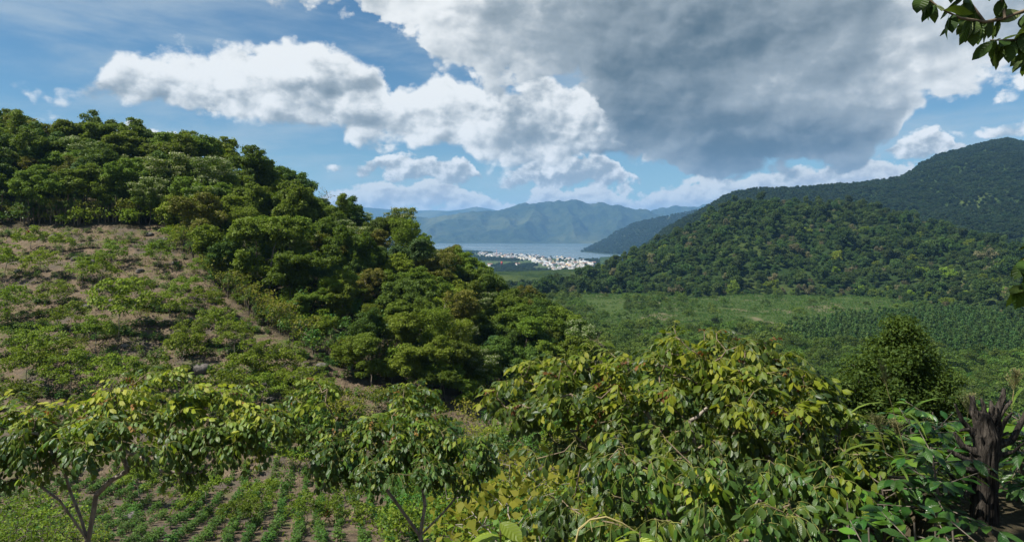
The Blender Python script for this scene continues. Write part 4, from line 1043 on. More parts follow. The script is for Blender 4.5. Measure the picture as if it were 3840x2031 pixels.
def town():
    for k, c in WALLS: MT['w_' + k] = plain('plaster_' + k.replace(' ', '_'), c)
    for k, c in ROOFS: MT['r_' + k] = plain('roof_' + k.replace(' ', '_'), c)
    PR = []
    for wi, (wk, _) in enumerate(WALLS):
        for ri, (rk, _) in enumerate(ROOFS):
            PR.append((wk, rk, house_proto(rng.uniform(10, 17), rng.uniform(8, 12), rng.choice([3.2, 6.2, 6.2, 8.8]), wk, rk, rk != 'white flat')))
    wgt = np.array([{'white': 5, 'cream': 2, 'grey block': 2, 'pale blue': .8, 'ochre': .7}[a] * {'rust red sheet': .7, 'grey sheet': 1.8, 'white flat': 2.2, 'brown': .5}[b] for a, b, _ in PR]); wgt /= wgt.sum()
    tp, bt = TOWN_TOP, TOWN_LOW
    done = []; tries = 0
    def Ytown(px, py):
        Y = np.linspace(1500, 4600, 900); X = (px - 512) / FPX * Y; return float(Y[np.argmin(np.abs(HZ + (CZ - H(X, Y)) / Y * FPX - py))])
    while len(done) < 285 and tries < 9000:
        tries += 1; px = 478 + 117 * rng.random() ** .95; py = rng.uniform(np.interp(px, *tp.T), np.interp(px, *bt.T)); Y = Ytown(px, py); X = (px - 512) / FPX * Y
        if any(abs(X - a) < 13 and abs(Y - b) < 15 for a, b in done): continue
        done.append((X, Y)); a, b, (wm, rm, wn, dm) = PR[rng.choice(len(PR), p=wgt)]; s_ = rng.uniform(.85, 1.25)
        t = thing('house', (X, Y, float(H(X, Y))), f'small {a} house with {b} roof in the lakeside town', 'house', f'{a} houses with {b} roofs in the town', rng.normal() * .25 + (1.57 if rng.random() < .2 else 0), s_)
        link('wall', wm, t); link('roof', rm, t); link('door', dm, t)
        for q in wn: link('window', q, t)
    def one(px, py, k, sx, label):
        Y = Ytown(px, py); X = (px - 512) / FPX * Y; a, b, (wm, rm, wn, dm) = PR[k]; t = thing('house', (X, Y, float(H(X, Y))), label, 'house', None, rng.normal() * .2, sx); link('wall', wm, t); link('roof', rm, t); link('door', dm, t)
        for q in wn: link('window', q, t)
    one(537, 257.0, 2, (3.6, 1.6, 1.6), 'long white hall with flat roof in the middle of the town')
    one(535, 259.6, 6, (2.4, 1.4, 1.2), 'long cream building below the white hall in town')
    one(490, 266.5, 0, 1.3, 'white house with red roof alone in the fields below the town')
    one(518, 266.0, 0, 1.3, 'tall white house with red roof beside dark trees below the town')
    one(511, 267.0, 2, .9, 'small white house next to a taller one below the town')
    one(533, 278.5, 2, 1.0, 'white flat roofed house showing above the forest trees')
    # red and white radio mast
    def mast(px, pyb, hgt):
        Y = Ytown(px, pyb); X = (px - 512) / FPX * Y; t = thing('radio_mast', (X, Y, float(H(X, Y)) - .3), 'tall red and white lattice radio mast behind the town', 'radio mast')
        R_ = plain('mast_red', (.62, .07, .05)); W_ = plain('mast_white', (.8, .8, .8)); n = 7
        for k in range(n):
            b = MB(); z0, z1 = hgt * k / n, hgt * (k + 1) / n; w0, w1 = 3.4 * (1 - .75 * k / n), 3.4 * (1 - .75 * (k + 1) / n); c0 = [(-w0, -w0, z0), (w0, -w0, z0), (w0, w0, z0), (-w0, w0, z0)]; c1 = [(-w1, -w1, z1), (w1, -w1, z1), (w1, w1, z1), (-w1, w1, z1)]
            A = []; B = []
            for i in range(4):
                j = (i + 1) % 4; A += [c0[i], c0[i], c0[j], c1[i]]; B += [c1[i], c1[j], c1[i], c1[j]]
            V, F = prisms(A, B, np.full(16, .34), np.full(16, .34), 4); b.add(V, F); link('lattice_section', b.mesh('lattice_section', [R_, W_][k % 2]), t)
        b = MB(); V, F = tube([(0, 0, hgt), (0, 0, hgt + 8)], [.3, .12], 5); b.add(V, F); link('antenna', b.mesh('antenna', R_), t)
    mast(496.5, 256.5, 40)
    Y = Ytown(501.8, 267.5); X = (501.8 - 512) / FPX * Y; t = thing('water_tower', (X, Y, float(H(X, Y)) - .3), 'red cylindrical water tank on thin legs in the green fields', 'water tower')
    b = MB(); an = np.linspace(0, 2 * math.pi, 17); V, F = tube([(0, 0, 12), (0, 0, 12.05), (0, 0, 24), (0, 0, 25.6)], [.3, 3.6, 3.6, .2], 16); b.add(V, F); link('tank', b.mesh('tank', plain('tank_red', (.48, .07, .05))), t)
    for a, c in ((-1, -1), (1, -1), (1, 1), (-1, 1)):
        b = MB(); V, F = tube([(a * 2.8, c * 2.8, -1), (a * 2.3, c * 2.3, 12.2)], .25, 5); b.add(V, F); link('leg', b.mesh('tower_leg', plain('tower_steel', (.3, .3, .3))), t)
    print('houses', len(done))


town()


# ------------------------------------------------------------------ large leaves for the foreground
def blade(L, W, curl, fold, seg=3, wav=0.0):
    """one leaf along +X in local space, drooping by curl; returns verts, faces, along, across"""
    V = []; al = []; ac = []
    prof = {2: [.12, 1.0, .04], 3: [.10, .92, .90, .03], 4: [.08, .78, 1.0, .78, .03], 5: [.06, .66, .98, .98, .70, .02]}[seg]
    a = 0.0; p = np.array([0., 0, 0])
    for k in range(seg + 1):
        f = k / seg; w = prof[k] * W / 2; up = fold * w; wz = wav * W * math.sin(f * 9.0)
        V += [p + np.array([0, w, up + wz]), p.copy(), p + np.array([0, -w, up - wz])]; al += [f] * 3; ac += [1, 0, -1]
        a = curl * (f + .3); p = p + np.array([math.cos(a), 0, -math.sin(a)]) * L / seg
    F = []
    for k in range(seg):
        i = k * 3; F += [(i, i + 1, i + 4, i + 3), (i + 1, i + 2, i + 5, i + 4)]
    return np.array(V), np.array(F), np.array(al, float), np.array(ac, float)


def frame(d, up):
    d = unit(np.asarray(d, float)); s = unit(np.cross(up, d)); u = np.cross(d, s); return np.stack([d, s, u], 1)      # columns


def inga_leaf(mats, v, scale=1.0):
    """compound leaf: arched stalk and four pairs of hanging leaflets"""
    b = MB(); S = np.linspace(0, 1, 6); x = .33 * S; z = .075 * np.sin(S * 2.2) - .10 * S ** 2.2 - .03 * v * S ** 2; R_ = np.stack([x, .012 * np.sin(S * 5 + v), z], 1) * scale
    V, F = tube(R_, np.linspace(.0042, .0022, 6) * scale * 1.2, 3); b.add(V, F, 1, tint=.5)
    for k, s_ in enumerate((.34, .64, .97)):
        k += 1
        base = np.array([np.interp(s_, S, R_[:, i]) for i in range(3)]); L = (.105, .125, .145, .16)[k] * scale * rng.uniform(.85, 1.15)
        for sd in (-1, 1):
            hang = rng.uniform(.1, .5) + .38 * v; d = np.array([.45 + .25 * k / 3, sd * rng.uniform(.5, .95), -hang]); up = np.array([.25, sd * .55, .8]) + rng.normal(size=3) * .22
            V, F, al, ac = blade(L, L * rng.uniform(.46, .56), rng.uniform(.15, .7), .16, 3, .04); V = V @ frame(d, up).T + base
            b.add(V, F, 0, tint=rng.random(), along=al, across=ac)
    return b


MT['inga_green'] = leaf_mat('leaf_inga_green', (.034, .082, .012), (.066, .12, .016), trans=.27, rough=.38, spec=.45, bump=True, var=.3)  # deep green, also stands for the shaded lower crown
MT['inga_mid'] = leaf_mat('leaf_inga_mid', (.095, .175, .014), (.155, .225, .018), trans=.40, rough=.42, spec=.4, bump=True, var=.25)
MT['inga_light'] = leaf_mat('leaf_inga_light', (.20, .275, .016), (.30, .33, .025), trans=.46, rough=.45, spec=.35, bump=True, var=.22)  # yellow-green, also stands for sunlit leaves at the crown top
MT['inga_brown'] = leaf_mat('leaf_inga_brown', (.15, .075, .022), (.27, .15, .04), trans=.3, rough=.5, bump=True, var=.3, tcol=(.35, .12, .03))
MT['twig'] = solid_mat('twig', (.10, .075, .050), (.20, .155, .10), 12, .8, .2)
MT['twig_green'] = solid_mat('leaf_stalk', (.12, .14, .03), (.20, .20, .05), 12, .7, .1)
INGA = {k: [inga_leaf(None, v) for v in range(4)] for k in ('inga_green', 'inga_mid', 'inga_light', 'inga_brown')}
INGA_MESH = {k: [b.mesh('compound_leaf_' + k, [MT[k], MT['twig_green']]) for b in bs] for k, bs in INGA.items()}


def inga_tree(label, trunk, limbs, lobes, ntips, per_tip, scale, seed_light, r_tip=.006, nobj=300):
    base = np.array(trunk[0]); t = thing('inga_tree', base, label, 'tree')
    tips = []
    tot = sum(l[4] for l in lobes)
    for (px, py, Y, r, w, fl) in lobes:
        c = P(px, py, Y)
        for _ in range(int(round(ntips * w / tot))):
            d = rand_dirs(1)[0]; d[2] = abs(d[2]) if rng.random() < .72 else -abs(d[2]); d[1] = -abs(d[1]) if rng.random() < .62 else d[1]
            tips.append(c + d * np.array([r, r, r * fl]) * (.70 + .34 * rng.random()))
    tips = np.array(tips)
    # skeleton with explicit main limbs
    tr = [np.array(p) - base for p in trunk]; nodes = list(tr); par = [-1] + list(range(len(tr) - 1))
    for lb in limbs:
        p = len(tr) - 1 if lb[0] is None else lb[0]
        for q in lb[1:]: nodes.append(np.array(q) - base); par.append(p); p = len(nodes) - 1
    ok0 = len(tr) - 1
    N2, P2, ti = list(nodes), list(par), []
    rel = tips - base
    order = np.argsort(np.linalg.norm(rel - tr[-1], axis=1)); cand = list(range(ok0, len(N2)))
    for k in order:
        tp = rel[k]; A = np.array([N2[i] for i in cand]); d = np.linalg.norm(A - tp, axis=1) + 1.2 * np.maximum(A[:, 2] - tp[2] - .3, 0); i = cand[int(np.argmin(d))]; a = N2[i]; L = np.linalg.norm(tp - a); n = max(2, int(round(L / .28))); p = i
        for j in range(1, n + 1):
            f = j / n; q = a + (tp - a) * f + np.array([0, 0, -.10 * L * math.sin(f * math.pi)]) + (rng.normal(size=3) * .035 if j < n else 0); N2.append(q); P2.append(p); p = len(N2) - 1; cand.append(p)
        ti.append(p)
    n = len(N2); r = np.zeros(n); kids = [[] for _ in range(n)]
    for i in range(n):
        if P2[i] >= 0: kids[P2[i]].append(i)
    for i in range(n - 1, -1, -1): r[i] = r_tip if not kids[i] else sum(r[c] ** 2.35 for c in kids[i]) ** (1 / 2.35)
    N2 = np.array(N2); P2 = np.array(P2)
    stem = (r > r_tip * 2.6)
    sel = np.where(P2 >= 0)[0]; b = MB()
    k = sel[stem[sel]]; V, F = prisms(N2[P2[k]], N2[k], r[k] * 1.08, r[k], 8); b.add(V, F); link('trunk', b.mesh('inga_trunk', MT['bark_pale'], True), t)
    b = MB(); k = sel[~stem[sel]]; V, F = prisms(N2[P2[k]], N2[k], r[k] * 1.05, r[k], 4); b.add(V, F); link('twigs', b.mesh('inga_twigs', MT['twig'], True), t, kind='stuff')
    # leaves around every twig end
    LV = []; zt = np.percentile(rel[:, 2], 92); zb = np.percentile(rel[:, 2], 8); cx = rel[:, :2].mean(0)
    for q, i in enumerate(ti):
        o = N2[i]; dr = unit(o - N2[P2[i]]); out = o[:2] - cx; ya = math.atan2(out[1], out[0]); hf = (o[2] - zb) / (zt - zb)
        for j in range(per_tip + int(rng.integers(0, 2))):
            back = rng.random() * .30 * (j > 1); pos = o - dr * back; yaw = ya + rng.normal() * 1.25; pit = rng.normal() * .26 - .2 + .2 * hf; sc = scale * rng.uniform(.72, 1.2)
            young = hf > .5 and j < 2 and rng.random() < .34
            kd = 'inga_brown' if (young and rng.random() < .6) else rng.choice(['inga_green', 'inga_mid', 'inga_light'], p=[.28, .38, .34] if hf > .6 else ([.62, .30, .08] if hf > .34 else [.93, .06, .01]))  # sunlit top and shaded lower crown are put into the leaf colour mix
            if kd == 'inga_brown': sc *= .62
            LV.append((pos, yaw, pit, rng.normal() * .3, sc, kd, int(rng.integers(0, 3)) if hf > .5 else int(rng.integers(1, 4))))
    depth = np.array([l[0][1] for l in LV]); key = depth - .35 * np.array([l[0][2] for l in LV]); o = np.argsort(key)
    rest = MB(); mats = [MT['inga_green'], MT['inga_mid'], MT['inga_light'], MT['inga_brown'], MT['twig_green']]; mi = {'inga_green': 0, 'inga_mid': 1, 'inga_light': 2, 'inga_brown': 3}
    for c, q in enumerate(o):
        pos, yaw, pit, roll, sc, kd, v = LV[q]; e = Euler((roll, -pit, yaw))
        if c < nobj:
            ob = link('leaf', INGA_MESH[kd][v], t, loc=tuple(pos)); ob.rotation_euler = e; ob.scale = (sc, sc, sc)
        else:
            M = np.array(e.to_matrix()); bb = INGA[kd][v]
            for V, F, m_ in zip(bb.V, bb.F, bb.M):
                pass
            V = np.concatenate(bb.V) @ M.T * sc + pos; tint = np.zeros(len(V)); al = np.zeros(len(V)); ac = np.zeros(len(V))
            for kk, dst in (('tint', tint), ('along', al), ('across', ac)):
                for oo, arr in bb.A.get(kk, []): dst[oo:oo + len(arr)] = arr
            F = np.concatenate([f for f in bb.F]); m_ = np.concatenate(bb.M)
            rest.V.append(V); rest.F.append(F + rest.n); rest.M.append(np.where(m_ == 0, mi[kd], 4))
            for kk, dst in (('tint', np.clip(tint + rng.normal() * .25, 0, 1)), ('along', al), ('across', ac)): rest.A.setdefault(kk, []).append((rest.n, dst))
            rest.n += len(V)
    if rest.n: link('foliage', rest.mesh('inga_foliage', mats), t, kind='stuff')
    print('inga leaves', len(LV))
    return t


def gz(x, y): return float(H(x, y))


def ground_pt(px, Y):
    X = (px - 512) / FPX * Y; return np.array([X, Y, gz(X, Y) - .15])


# right foreground tree, close below the camera
inga_tree('large leaved tree with drooping leaflets and brown shoots below the stump', [ground_pt(742, 7.2), P(735, 600, 7.1), P(728, 545, 7.0)],
          [[None, P(722, 510, 6.9), P(700, 470, 6.8), P(690, 420, 6.9)], [None, P(760, 500, 6.6), P(800, 460, 6.4)], [None, P(680, 520, 6.6), P(620, 480, 6.6), P(570, 430, 6.9)], [None, P(740, 540, 5.9), P(700, 530, 5.2)]],
          [(660, 430, 7.2, 1.1, 5, .95), (715, 405, 7.0, 1.0, 4, .9), (600, 410, 7.3, .9, 3.2, .8), (560, 400, 7.4, .7, 2, .7), (518, 395, 7.6, .5, 1.2, .7), (770, 418, 6.6, .8, 2.8, .8), (812, 440, 6.3, .62, 2, .7), (842, 480, 6.0, .45, 1.2, .8),
           (640, 490, 5.6, .75, 2.2, .7), (710, 505, 5.2, .7, 2.0, .6), (770, 490, 5.6, .6, 1.6, .7), (580, 480, 6.2, .65, 1.6, .6), (695, 362, 7.6, .5, 2.0, .5), (738, 358, 7.3, .45, 1.5, .5), (612, 368, 7.8, .4, 1.0, .5), (560, 370, 7.8, .35, .8, .5)], 310, 8, .63, .3)
# left foreground tree, forked trunk
inga_tree('flat crowned tree with forked trunk above the straight coffee rows', [ground_pt(88, 12.0), P(88, 590, 12.0), P(88, 540, 12.0)],
          [[None, P(80, 515, 12.0), P(70, 490, 12.1), P(62, 462, 12.0)], [None, P(92, 520, 12.0), P(96, 495, 12.0), P(110, 480, 12.0), P(128, 470, 12.1), P(150, 455, 12.0)], [None, P(60, 500, 11.6), P(20, 470, 11.6)]],
          [(28, 420, 12.0, 1.1, 3, .5), (100, 412, 12.4, 1.1, 3, .45), (160, 396, 12.2, .95, 3, .55), (215, 412, 12.2, 1.1, 3, .45), (258, 420, 12.0, .55, 1.5, .5), (60, 442, 11.6, 1.0, 2.2, .45), (140, 432, 11.6, 1.2, 3, .45), (205, 452, 11.6, .7, 1.0, .5), (-25, 430, 11.8, 1.1, 2, .7), (10, 462, 11.4, .6, .8, .5), (235, 432, 11.8, .8, 1.5, .45)],
          280, 7, .80, .3, r_tip=.007)
# middle foreground tree, thinner and browner
inga_tree('thinner tree with many brown shoots between two larger leaved trees', [ground_pt(440, 12.6), P(432, 580, 12.5), P(420, 535, 12.5)],
          [[None, P(395, 500, 12.4), P(372, 470, 12.5)], [None, P(425, 505, 12.5), P(420, 465, 12.7)], [None, P(445, 510, 12.2), P(465, 485, 12.2)]],
          [(322, 412, 13.2, .75, 1.6, .9), (365, 438, 12.7, .9, 2.4, .55), (415, 432, 12.8, .95, 2.6, .55), (455, 450, 12.4, .8, 2, .6), (405, 462, 12.0, .8, 1.6, .45), (345, 452, 12.5, .7, 1.4, .5), (412, 398, 13.2, .4, .9, .9)],
          190, 7, .80, .3, r_tip=.007)


# ------------------------------------------------------------------ small leaved tree and shrubs of the near slope
def bushy_tree():
    Y = 18.0; X = (897 - 512) / FPX * Y; z = gz(X, Y); b = MB(); tips = []
    for px, py, r, n in [(905, 332, .45, 14), (900, 352, .7, 20), (893, 366, .85, 26), (918, 385, 1.0, 28), (878, 392, 1.1, 32), (938, 402, .9, 24), (900, 425, 1.4, 44), (860, 425, 1.0, 26), (945, 440, 1.0, 26), (880, 465, 1.3, 30), (930, 475, 1.3, 30), (845, 388, .5, 10), (850, 465, .8, 14), (900, 520, 1.2, 22)]:
        c = P(px, py, Y) - np.array([X, Y, z])
        for _ in range(n): d = rand_dirs(1)[0]; tips.append(c + d * r * np.array([1, 1, .95]) * rng.uniform(.5, 1.0))
    tips = np.array(tips); nodes, par, rad, ti = skeleton([(0, 0, -.3), (.05, 0, 1.2), (0, .05, 2.6), (.05, 0, 4.0), (0, 0, 5.2)], tips, step=.45, r_tip=.008, gain=2.3, sag=.05)
    t = thing('bushy_tree', (X, Y, z), 'bushy small leaved tree rising beside the stump in front of the valley', 'tree'); link('trunk', branch_mesh(nodes, par, rad, sides=6).mesh('bushy_trunk', MT['bark'], True), t)
    for c in tips:
        k = rng.uniform(.22, .42); m = int(560 * k); V, F, d = clump_leaves(c, k, m, .095, .5, flat=.95, shell=.2); b.add(V, F, 0, tint=np.repeat(rng.random(m), 4))
    link('crown', b.mesh('bushy_crown', MT['bush']), t)


MT['bush'] = leaf_mat('leaf_bush', (.036, .064, .012), (.090, .125, .022), trans=.32, rough=.6, spec=.12)
bushy_tree()


def ravine_shrubs():
    n = 2600; px = rng.uniform(270, 760, n); Y = rng.uniform(15, 78, n); X = (px - 512) / FPX * Y; gp, gy = ground_px(X, Y)
    ok = ((gy < 470) & (px > 285) & (gy > 372)) | ((px > 400) & (Y > 38)) | ((px > 470) & (Y > 15)); X, Y, gy = X[ok], Y[ok], gy[ok]; k = poisson(X, Y, 1.6); X, Y, gy = X[k], Y[k], gy[k]
    kinds = ['shrub', 'shrub_dark', 'shrub_yellow']; vis = np.argsort(-(gy < 440).astype(float) * 5 + rng.random(len(X)))
    for c, i in enumerate(vis[:150]):
        kd = rng.choice(kinds, p=[.5, .28, .22])
        place_tree(kd, 'shrub', X[i], Y[i], {'shrub': 'light green leafy shrub in the thicket of the ravine', 'shrub_dark': 'dark glossy shrub in the thicket of the ravine', 'shrub_yellow': 'yellow green thin shrub in the thicket of the ravine'}[kd], 'shrub', f'{kd.replace("_", " ")}s in the ravine thicket', rng.uniform(.85, 1.5))
    r = vis[150:]; n = 700; px = rng.uniform(690, 1060, n); Y2 = rng.uniform(11, 115, n); X2 = (px - 512) / FPX * Y2; k = poisson(X2, Y2, 2.2); XX = np.concatenate([X[r], X2[k]]); YY = np.concatenate([Y[r], Y2[k]])
    gn_scatter('undergrowth', PROTO['shrub_dark'] * 2 + PROTO['shrub'][:2], np.stack([XX, YY, H(XX, YY) - .1], 1), rng.random(len(XX)) * 6.28, rng.uniform(.8, 1.5, len(XX)), 'tangled undergrowth on the bank below the foreground trees')


ravine_shrubs()


# ------------------------------------------------------------------ terrace: stump, coffee, grasses
def lower_left():
    for px, py, Y, kd, sc, lab in [(38, 505, 24, 'feather', 1.0, 'feathery green bush beside the forked foreground trunk'), (5, 500, 21, 'feather', .95, 'broad light bush below the forked foreground tree'), (75, 530, 26, 'feather', .75, 'low bush close behind the forked foreground trunk'),
                                   (262, 470, 50, 'shade', .55, 'slender young shade tree standing in the coffee rows'), (305, 500, 46, 'shade', .5, 'thin trunked young shade tree in the coffee rows near the red plant'), (240, 505, 45, 'shade_dark', .5, 'small dark shade tree in the coffee rows'), (205, 468, 52, 'shade', .62, 'young shade tree at the upper end of the coffee rows'),
                                   (345, 478, 48, 'shade_dark', .6, 'dark young shade tree at the edge of the coffee rows'), (140, 462, 55, 'shade', .7, 'round headed young shade tree behind the forked foreground tree'), (380, 500, 44, 'shrub', 1.1, 'light bush at the right end of the coffee rows'), (395, 525, 40, 'shrub_dark', 1.0, 'dark bush at the right end of the coffee rows'), (285, 465, 56, 'shrub_dark', 1.2, 'dark bush at the far end of the coffee rows'), (330, 455, 58, 'shrub', 1.4, 'light bush at the far end of the coffee rows'), (185, 450, 60, 'shrub', 1.3, 'light bush above the coffee rows')]:
        X = (px - 512) / FPX * Y; place_tree(kd, 'bush' if 'shrub' in kd or kd == 'feather' else 'shade_tree', X, Y, lab, 'bush' if 'shrub' in kd or kd == 'feather' else 'tree', None, sc)


lower_left()


def stump():
    Y = 5.4; base = ground_pt(982, Y); base[2] += .05; t = thing('tree_stump', base, 'dark gnarled pollarded stump with splayed broken limbs', 'stump')
    def rel(px, py, y=Y): return P(px, py, y) - base
    def gnarl(pts, rad, sides, amp, seed):
        pts = np.array(pts); f = np.linspace(0, 1, len(pts) * 5); pp = np.stack([np.interp(f, np.linspace(0, 1, len(pts)), pts[:, i]) for i in range(3)], 1); rr = np.interp(f, np.linspace(0, 1, len(rad)), rad)
        V, F = tube(pp, rr, sides); c = np.repeat(pp, sides, 0); a = np.tile(np.arange(sides), len(pp)); n = fbm(a * (1.7 if sides < 20 else .9) + seed, np.repeat(f, sides) * len(pts) * 1.6 + seed, 3, seed); n2 = fbm(a * .9 + seed, np.repeat(f, sides) * 1.1, 2, seed + 3)
        V = c + (V - c) * (1 + amp * n + amp * .8 * n2)[:, None]; b = MB(); b.add(V, F)
        e = len(pp) * sides; b.add(np.concatenate([V[-sides:], pp[-1:] + (pp[-1:] - pp[-2:-1]) * .6]), [(i, (i + 1) % sides, sides) for i in range(sides)]); return b
    link('trunk', gnarl([(0, 0, -.25), rel(984, 500), rel(986, 465), rel(985, 435), rel(983, 412)], [.115, .090, .084, .10, .04], 44, .26, 3).mesh('stump_trunk', MT['stump'], True), t)
    ends = [[(980, 440), (962, 420), (955, 404)], [(982, 425), (973, 412), (973, 396)], [(986, 425), (996, 412), (1003, 396), (1004, 388)], [(990, 430), (1006, 405), (1011, 400)], [(992, 445), (1012, 440), (1022, 420), (1027, 408)], [(978, 452), (962, 445), (954, 432)], [(978, 462), (960, 455), (948, 450)],
            [(984, 420), (984, 405), (981, 398)], [(990, 425), (992, 408), (991, 400)], [(995, 440), (1005, 420), (1012, 412)], [(976, 470), (958, 468), (944, 462)], [(974, 480), (955, 480), (946, 470)], [(996, 455), (1012, 452), (1024, 442)], [(982, 435), (970, 428), (960, 430)], [(986, 440), (1000, 425), (998, 408)], [(975, 490), (960, 495), (952, 488)]]
    for _ in range(16):
        a = rng.uniform(-1.25, 1.25); q = rng.uniform(14, 34); x0, y0 = 984 + rng.normal() * 4, rng.uniform(418, 470); ends.append([(x0, y0), (x0 + q * .5 * math.sin(a), y0 - q * .4 * math.cos(a)), (x0 + q * math.sin(a) + rng.normal() * 3, y0 - q * math.cos(a) * .95)])
    for i, e in enumerate(ends):
        dy = rng.uniform(-.16, .12); pts = [rel(e[0][0], e[0][1], Y)] + [rel(px, py, Y + dy * (k + 1) / len(e)) for k, (px, py) in enumerate(e[1:])]; r0 = rng.uniform(.020, .036) * (.62 if i > 6 else 1)
        link('limb_stub', gnarl(pts, [r0 * 1.7, r0, r0 * .8, r0 * .42], 11, .38, 11 + i).mesh('limb_stub', MT['stump'], True), t)


MT['stump'] = solid_mat('stump_bark', (.012, .010, .008), (.090, .076, .062), 22, .97, 1.0, (1.8, 1.8, .22), dist=.05, c3=(.016, .013, .011), s3=6)
stump()


def near_coffee():
    MT['coffee_near'] = leaf_mat('leaf_coffee_near', (.018, .060, .008), (.042, .110, .014), trans=.25, rough=.34, spec=.45, bump=True, var=.3)
    MT['coffee_young'] = leaf_mat('leaf_coffee_young', (.07, .16, .014), (.11, .21, .02), trans=.35, rough=.32, spec=.5, bump=True)
    lm = []
    for v in range(6):
        b = MB(); V, F, al, ac = blade(.15, .062, rng.uniform(.2, .9), .25, 5, .06); b.add(V, F, 0, tint=rng.random(), along=al, across=ac); lm.append(b.mesh('coffee_leaf', MT['coffee_near' if v < 4 else 'coffee_young'], True))
    spots = [(850, 500, 5.0), (883, 490, 5.5), (912, 478, 6.0), (934, 498, 5.2), (872, 525, 4.2), (918, 520, 4.3), (957, 528, 4.0), (1018, 500, 5.9), (1022, 462, 6.6), (836, 482, 6.6), (1000, 538, 3.9), (935, 468, 6.8), (1040, 490, 5.6), (808, 530, 5.2)]
    names = ['beside the bushy tree', 'with bright young leaves left of the stump', 'in front of the tall grasses', 'touching the stump on the left', 'half shaded below the grasses', 'in deep shade before the stump', 'closest to the foot of the stump', 'right of the stump', 'behind the stump', 'at the edge of the steep bank', 'growing over the bare earth by the stump', 'behind the grass plumes', 'partly cut by the right border', 'under the drooping tree leaves']
    names[12] = 'beside the trunk of the overhanging tree'
    for i, (px, py, Y) in enumerate(spots):
        X = (px - 512) / FPX * Y; g = gz(X, Y); top = P(px, py, Y)[2]; h = max(.7, top - g); t = thing('coffee_plant', (X, Y, g - .03), 'large leaved glossy coffee plant ' + names[i], 'coffee plant')
        st = MB(); V, F = tube([(0, 0, -.1), (.03, 0, h * .5), (0, .04, h)], [.016, .012, .006], 5); st.add(V, F); nb = 13
        for k in range(nb):
            z = h * (.22 + .76 * (k + .5) / nb) if h < 2 else h - 1.5 * (1 - (k + .5) / nb); a = k * 2.4 + rng.random(); L = rng.uniform(.42, .62) * (1.1 - .55 * (k / nb)); e = np.array([math.cos(a) * L, math.sin(a) * L, z + .12 - .1 * (k < 5)]); s0 = np.array([0, 0, z])
            V, F = prisms([s0], [e], np.array([.006]), np.array([.003]), 4); st.add(V, F)
            for j in range(5):
                f = .28 + .72 * j / 4
                for sd in (-1, 1):
                    o = s0 + (e - s0) * f; yaw = a + sd * rng.uniform(.6, 1.1) * (1 - .5 * (j == 4)); ob = link('leaf', lm[int(rng.integers(6)) if k > nb - 5 else int(rng.integers(4))], t, loc=tuple(o)); ob.rotation_euler = (rng.normal() * .35, rng.normal() * .25 + .1, yaw); s_ = rng.uniform(.75, 1.2); ob.scale = (s_, s_, s_)
        link('stem', st.mesh('coffee_plant_stem', MT['bark'], True), t)


near_coffee()


def grasses():
    MT['grass'] = leaf_mat('leaf_grass', (.08, .14, .02), (.15, .20, .035), trans=.4, rough=.5); MT['plume'] = leaf_mat('grass_plume', (.26, .23, .10), (.38, .34, .17), trans=.4)
    MT['straw'] = solid_mat('straw', (.24, .20, .08), (.36, .30, .13), 9, .8, .1)
    G = [(918, 565, 880, 362, 5.8, 'tallest leaning grass stalk with open brown plume', .55), (905, 560, 876, 418, 5.6, 'grass stalk with bushy cream plume beside the leaning one', 1.2), (912, 560, 896, 425, 5.9, 'grass stalk with faded plume behind the cream one', 1.0), (930, 560, 928, 420, 5.9, 'short grass with narrow green flower spike', .6), (965, 545, 972, 396, 6.2, 'tall grass with yellow green plume left of the stump', .8), (1012, 540, 1017, 372, 6.3, 'grass with pale plume right of the stump', 1.1)]
    for bx, by, tx, ty, Y, lab, dens in G:
        X0 = (bx - 512) / FPX * Y; base = np.array([X0, Y, gz(X0, Y) - .03]); top = P(tx, ty, Y) - base; t = thing('plume_grass', base, lab, 'grass'); S = np.linspace(0, 1, 8); pts = np.stack([top[0] * S ** 1.3, .05 * np.sin(S * 3), top[2] * S], 1)
        b = MB(); V, F = tube(pts, np.linspace(.006, .0025, 8), 4); b.add(V, F); link('stalk', b.mesh('grass_stalk', MT['straw'], True), t)
        b = MB(); m = int(150 * dens); f = rng.uniform(.82, 1.0, m) if dens < .9 else rng.uniform(.84, 1.0, m); C = np.stack([np.interp(f, S, pts[:, i]) for i in range(3)], 1); sp = (1.02 - f) * 1.1 * (.28 if dens < .7 else .55)
        a = rng.random(m) * 6.28; D = unit(np.stack([np.cos(a) * .55, np.sin(a) * .55, .65 + .4 * rng.random(m)], 1)); L = .035 + sp * rng.random(m) * 1.6; E = C + D * L[:, None]; V, F = prisms(C, E, np.full(m, .0009), np.full(m, .0006), 3); b.add(V, F, 0, tint=.4)
        q = 3; CC = np.repeat(E, q, 0) - np.repeat(D * L[:, None], q, 0) * rng.random((m * q, 1)) * .7; DD = unit(np.repeat(D, q, 0) + rng.normal(size=(m * q, 3)) * .5); V, F = leaf_quads(CC, DD, unit(np.cross(DD, rand_dirs(m * q))), .014, .006); b.add(V, F, 0, tint=np.repeat(rng.random(m * q), 4)); link('plume', b.mesh('grass_plume', MT['plume']), t)
        for k in range(7):
            f = .30 + .46 * k / 7; o = np.array([np.interp(f, S, pts[:, i]) for i in range(3)]); bb = MB(); V, F, al, ac = blade(rng.uniform(.35, .6), .030, rng.uniform(.8, 1.5), .3, 5); bb.add(V, F, 0, tint=rng.random()); ob = link('leaf', bb.mesh('grass_blade', MT['grass'], True), t, loc=tuple(o)); ob.rotation_euler = (rng.normal() * .2, -rng.uniform(.5, 1.1), rng.random() * 6.28)


grasses()


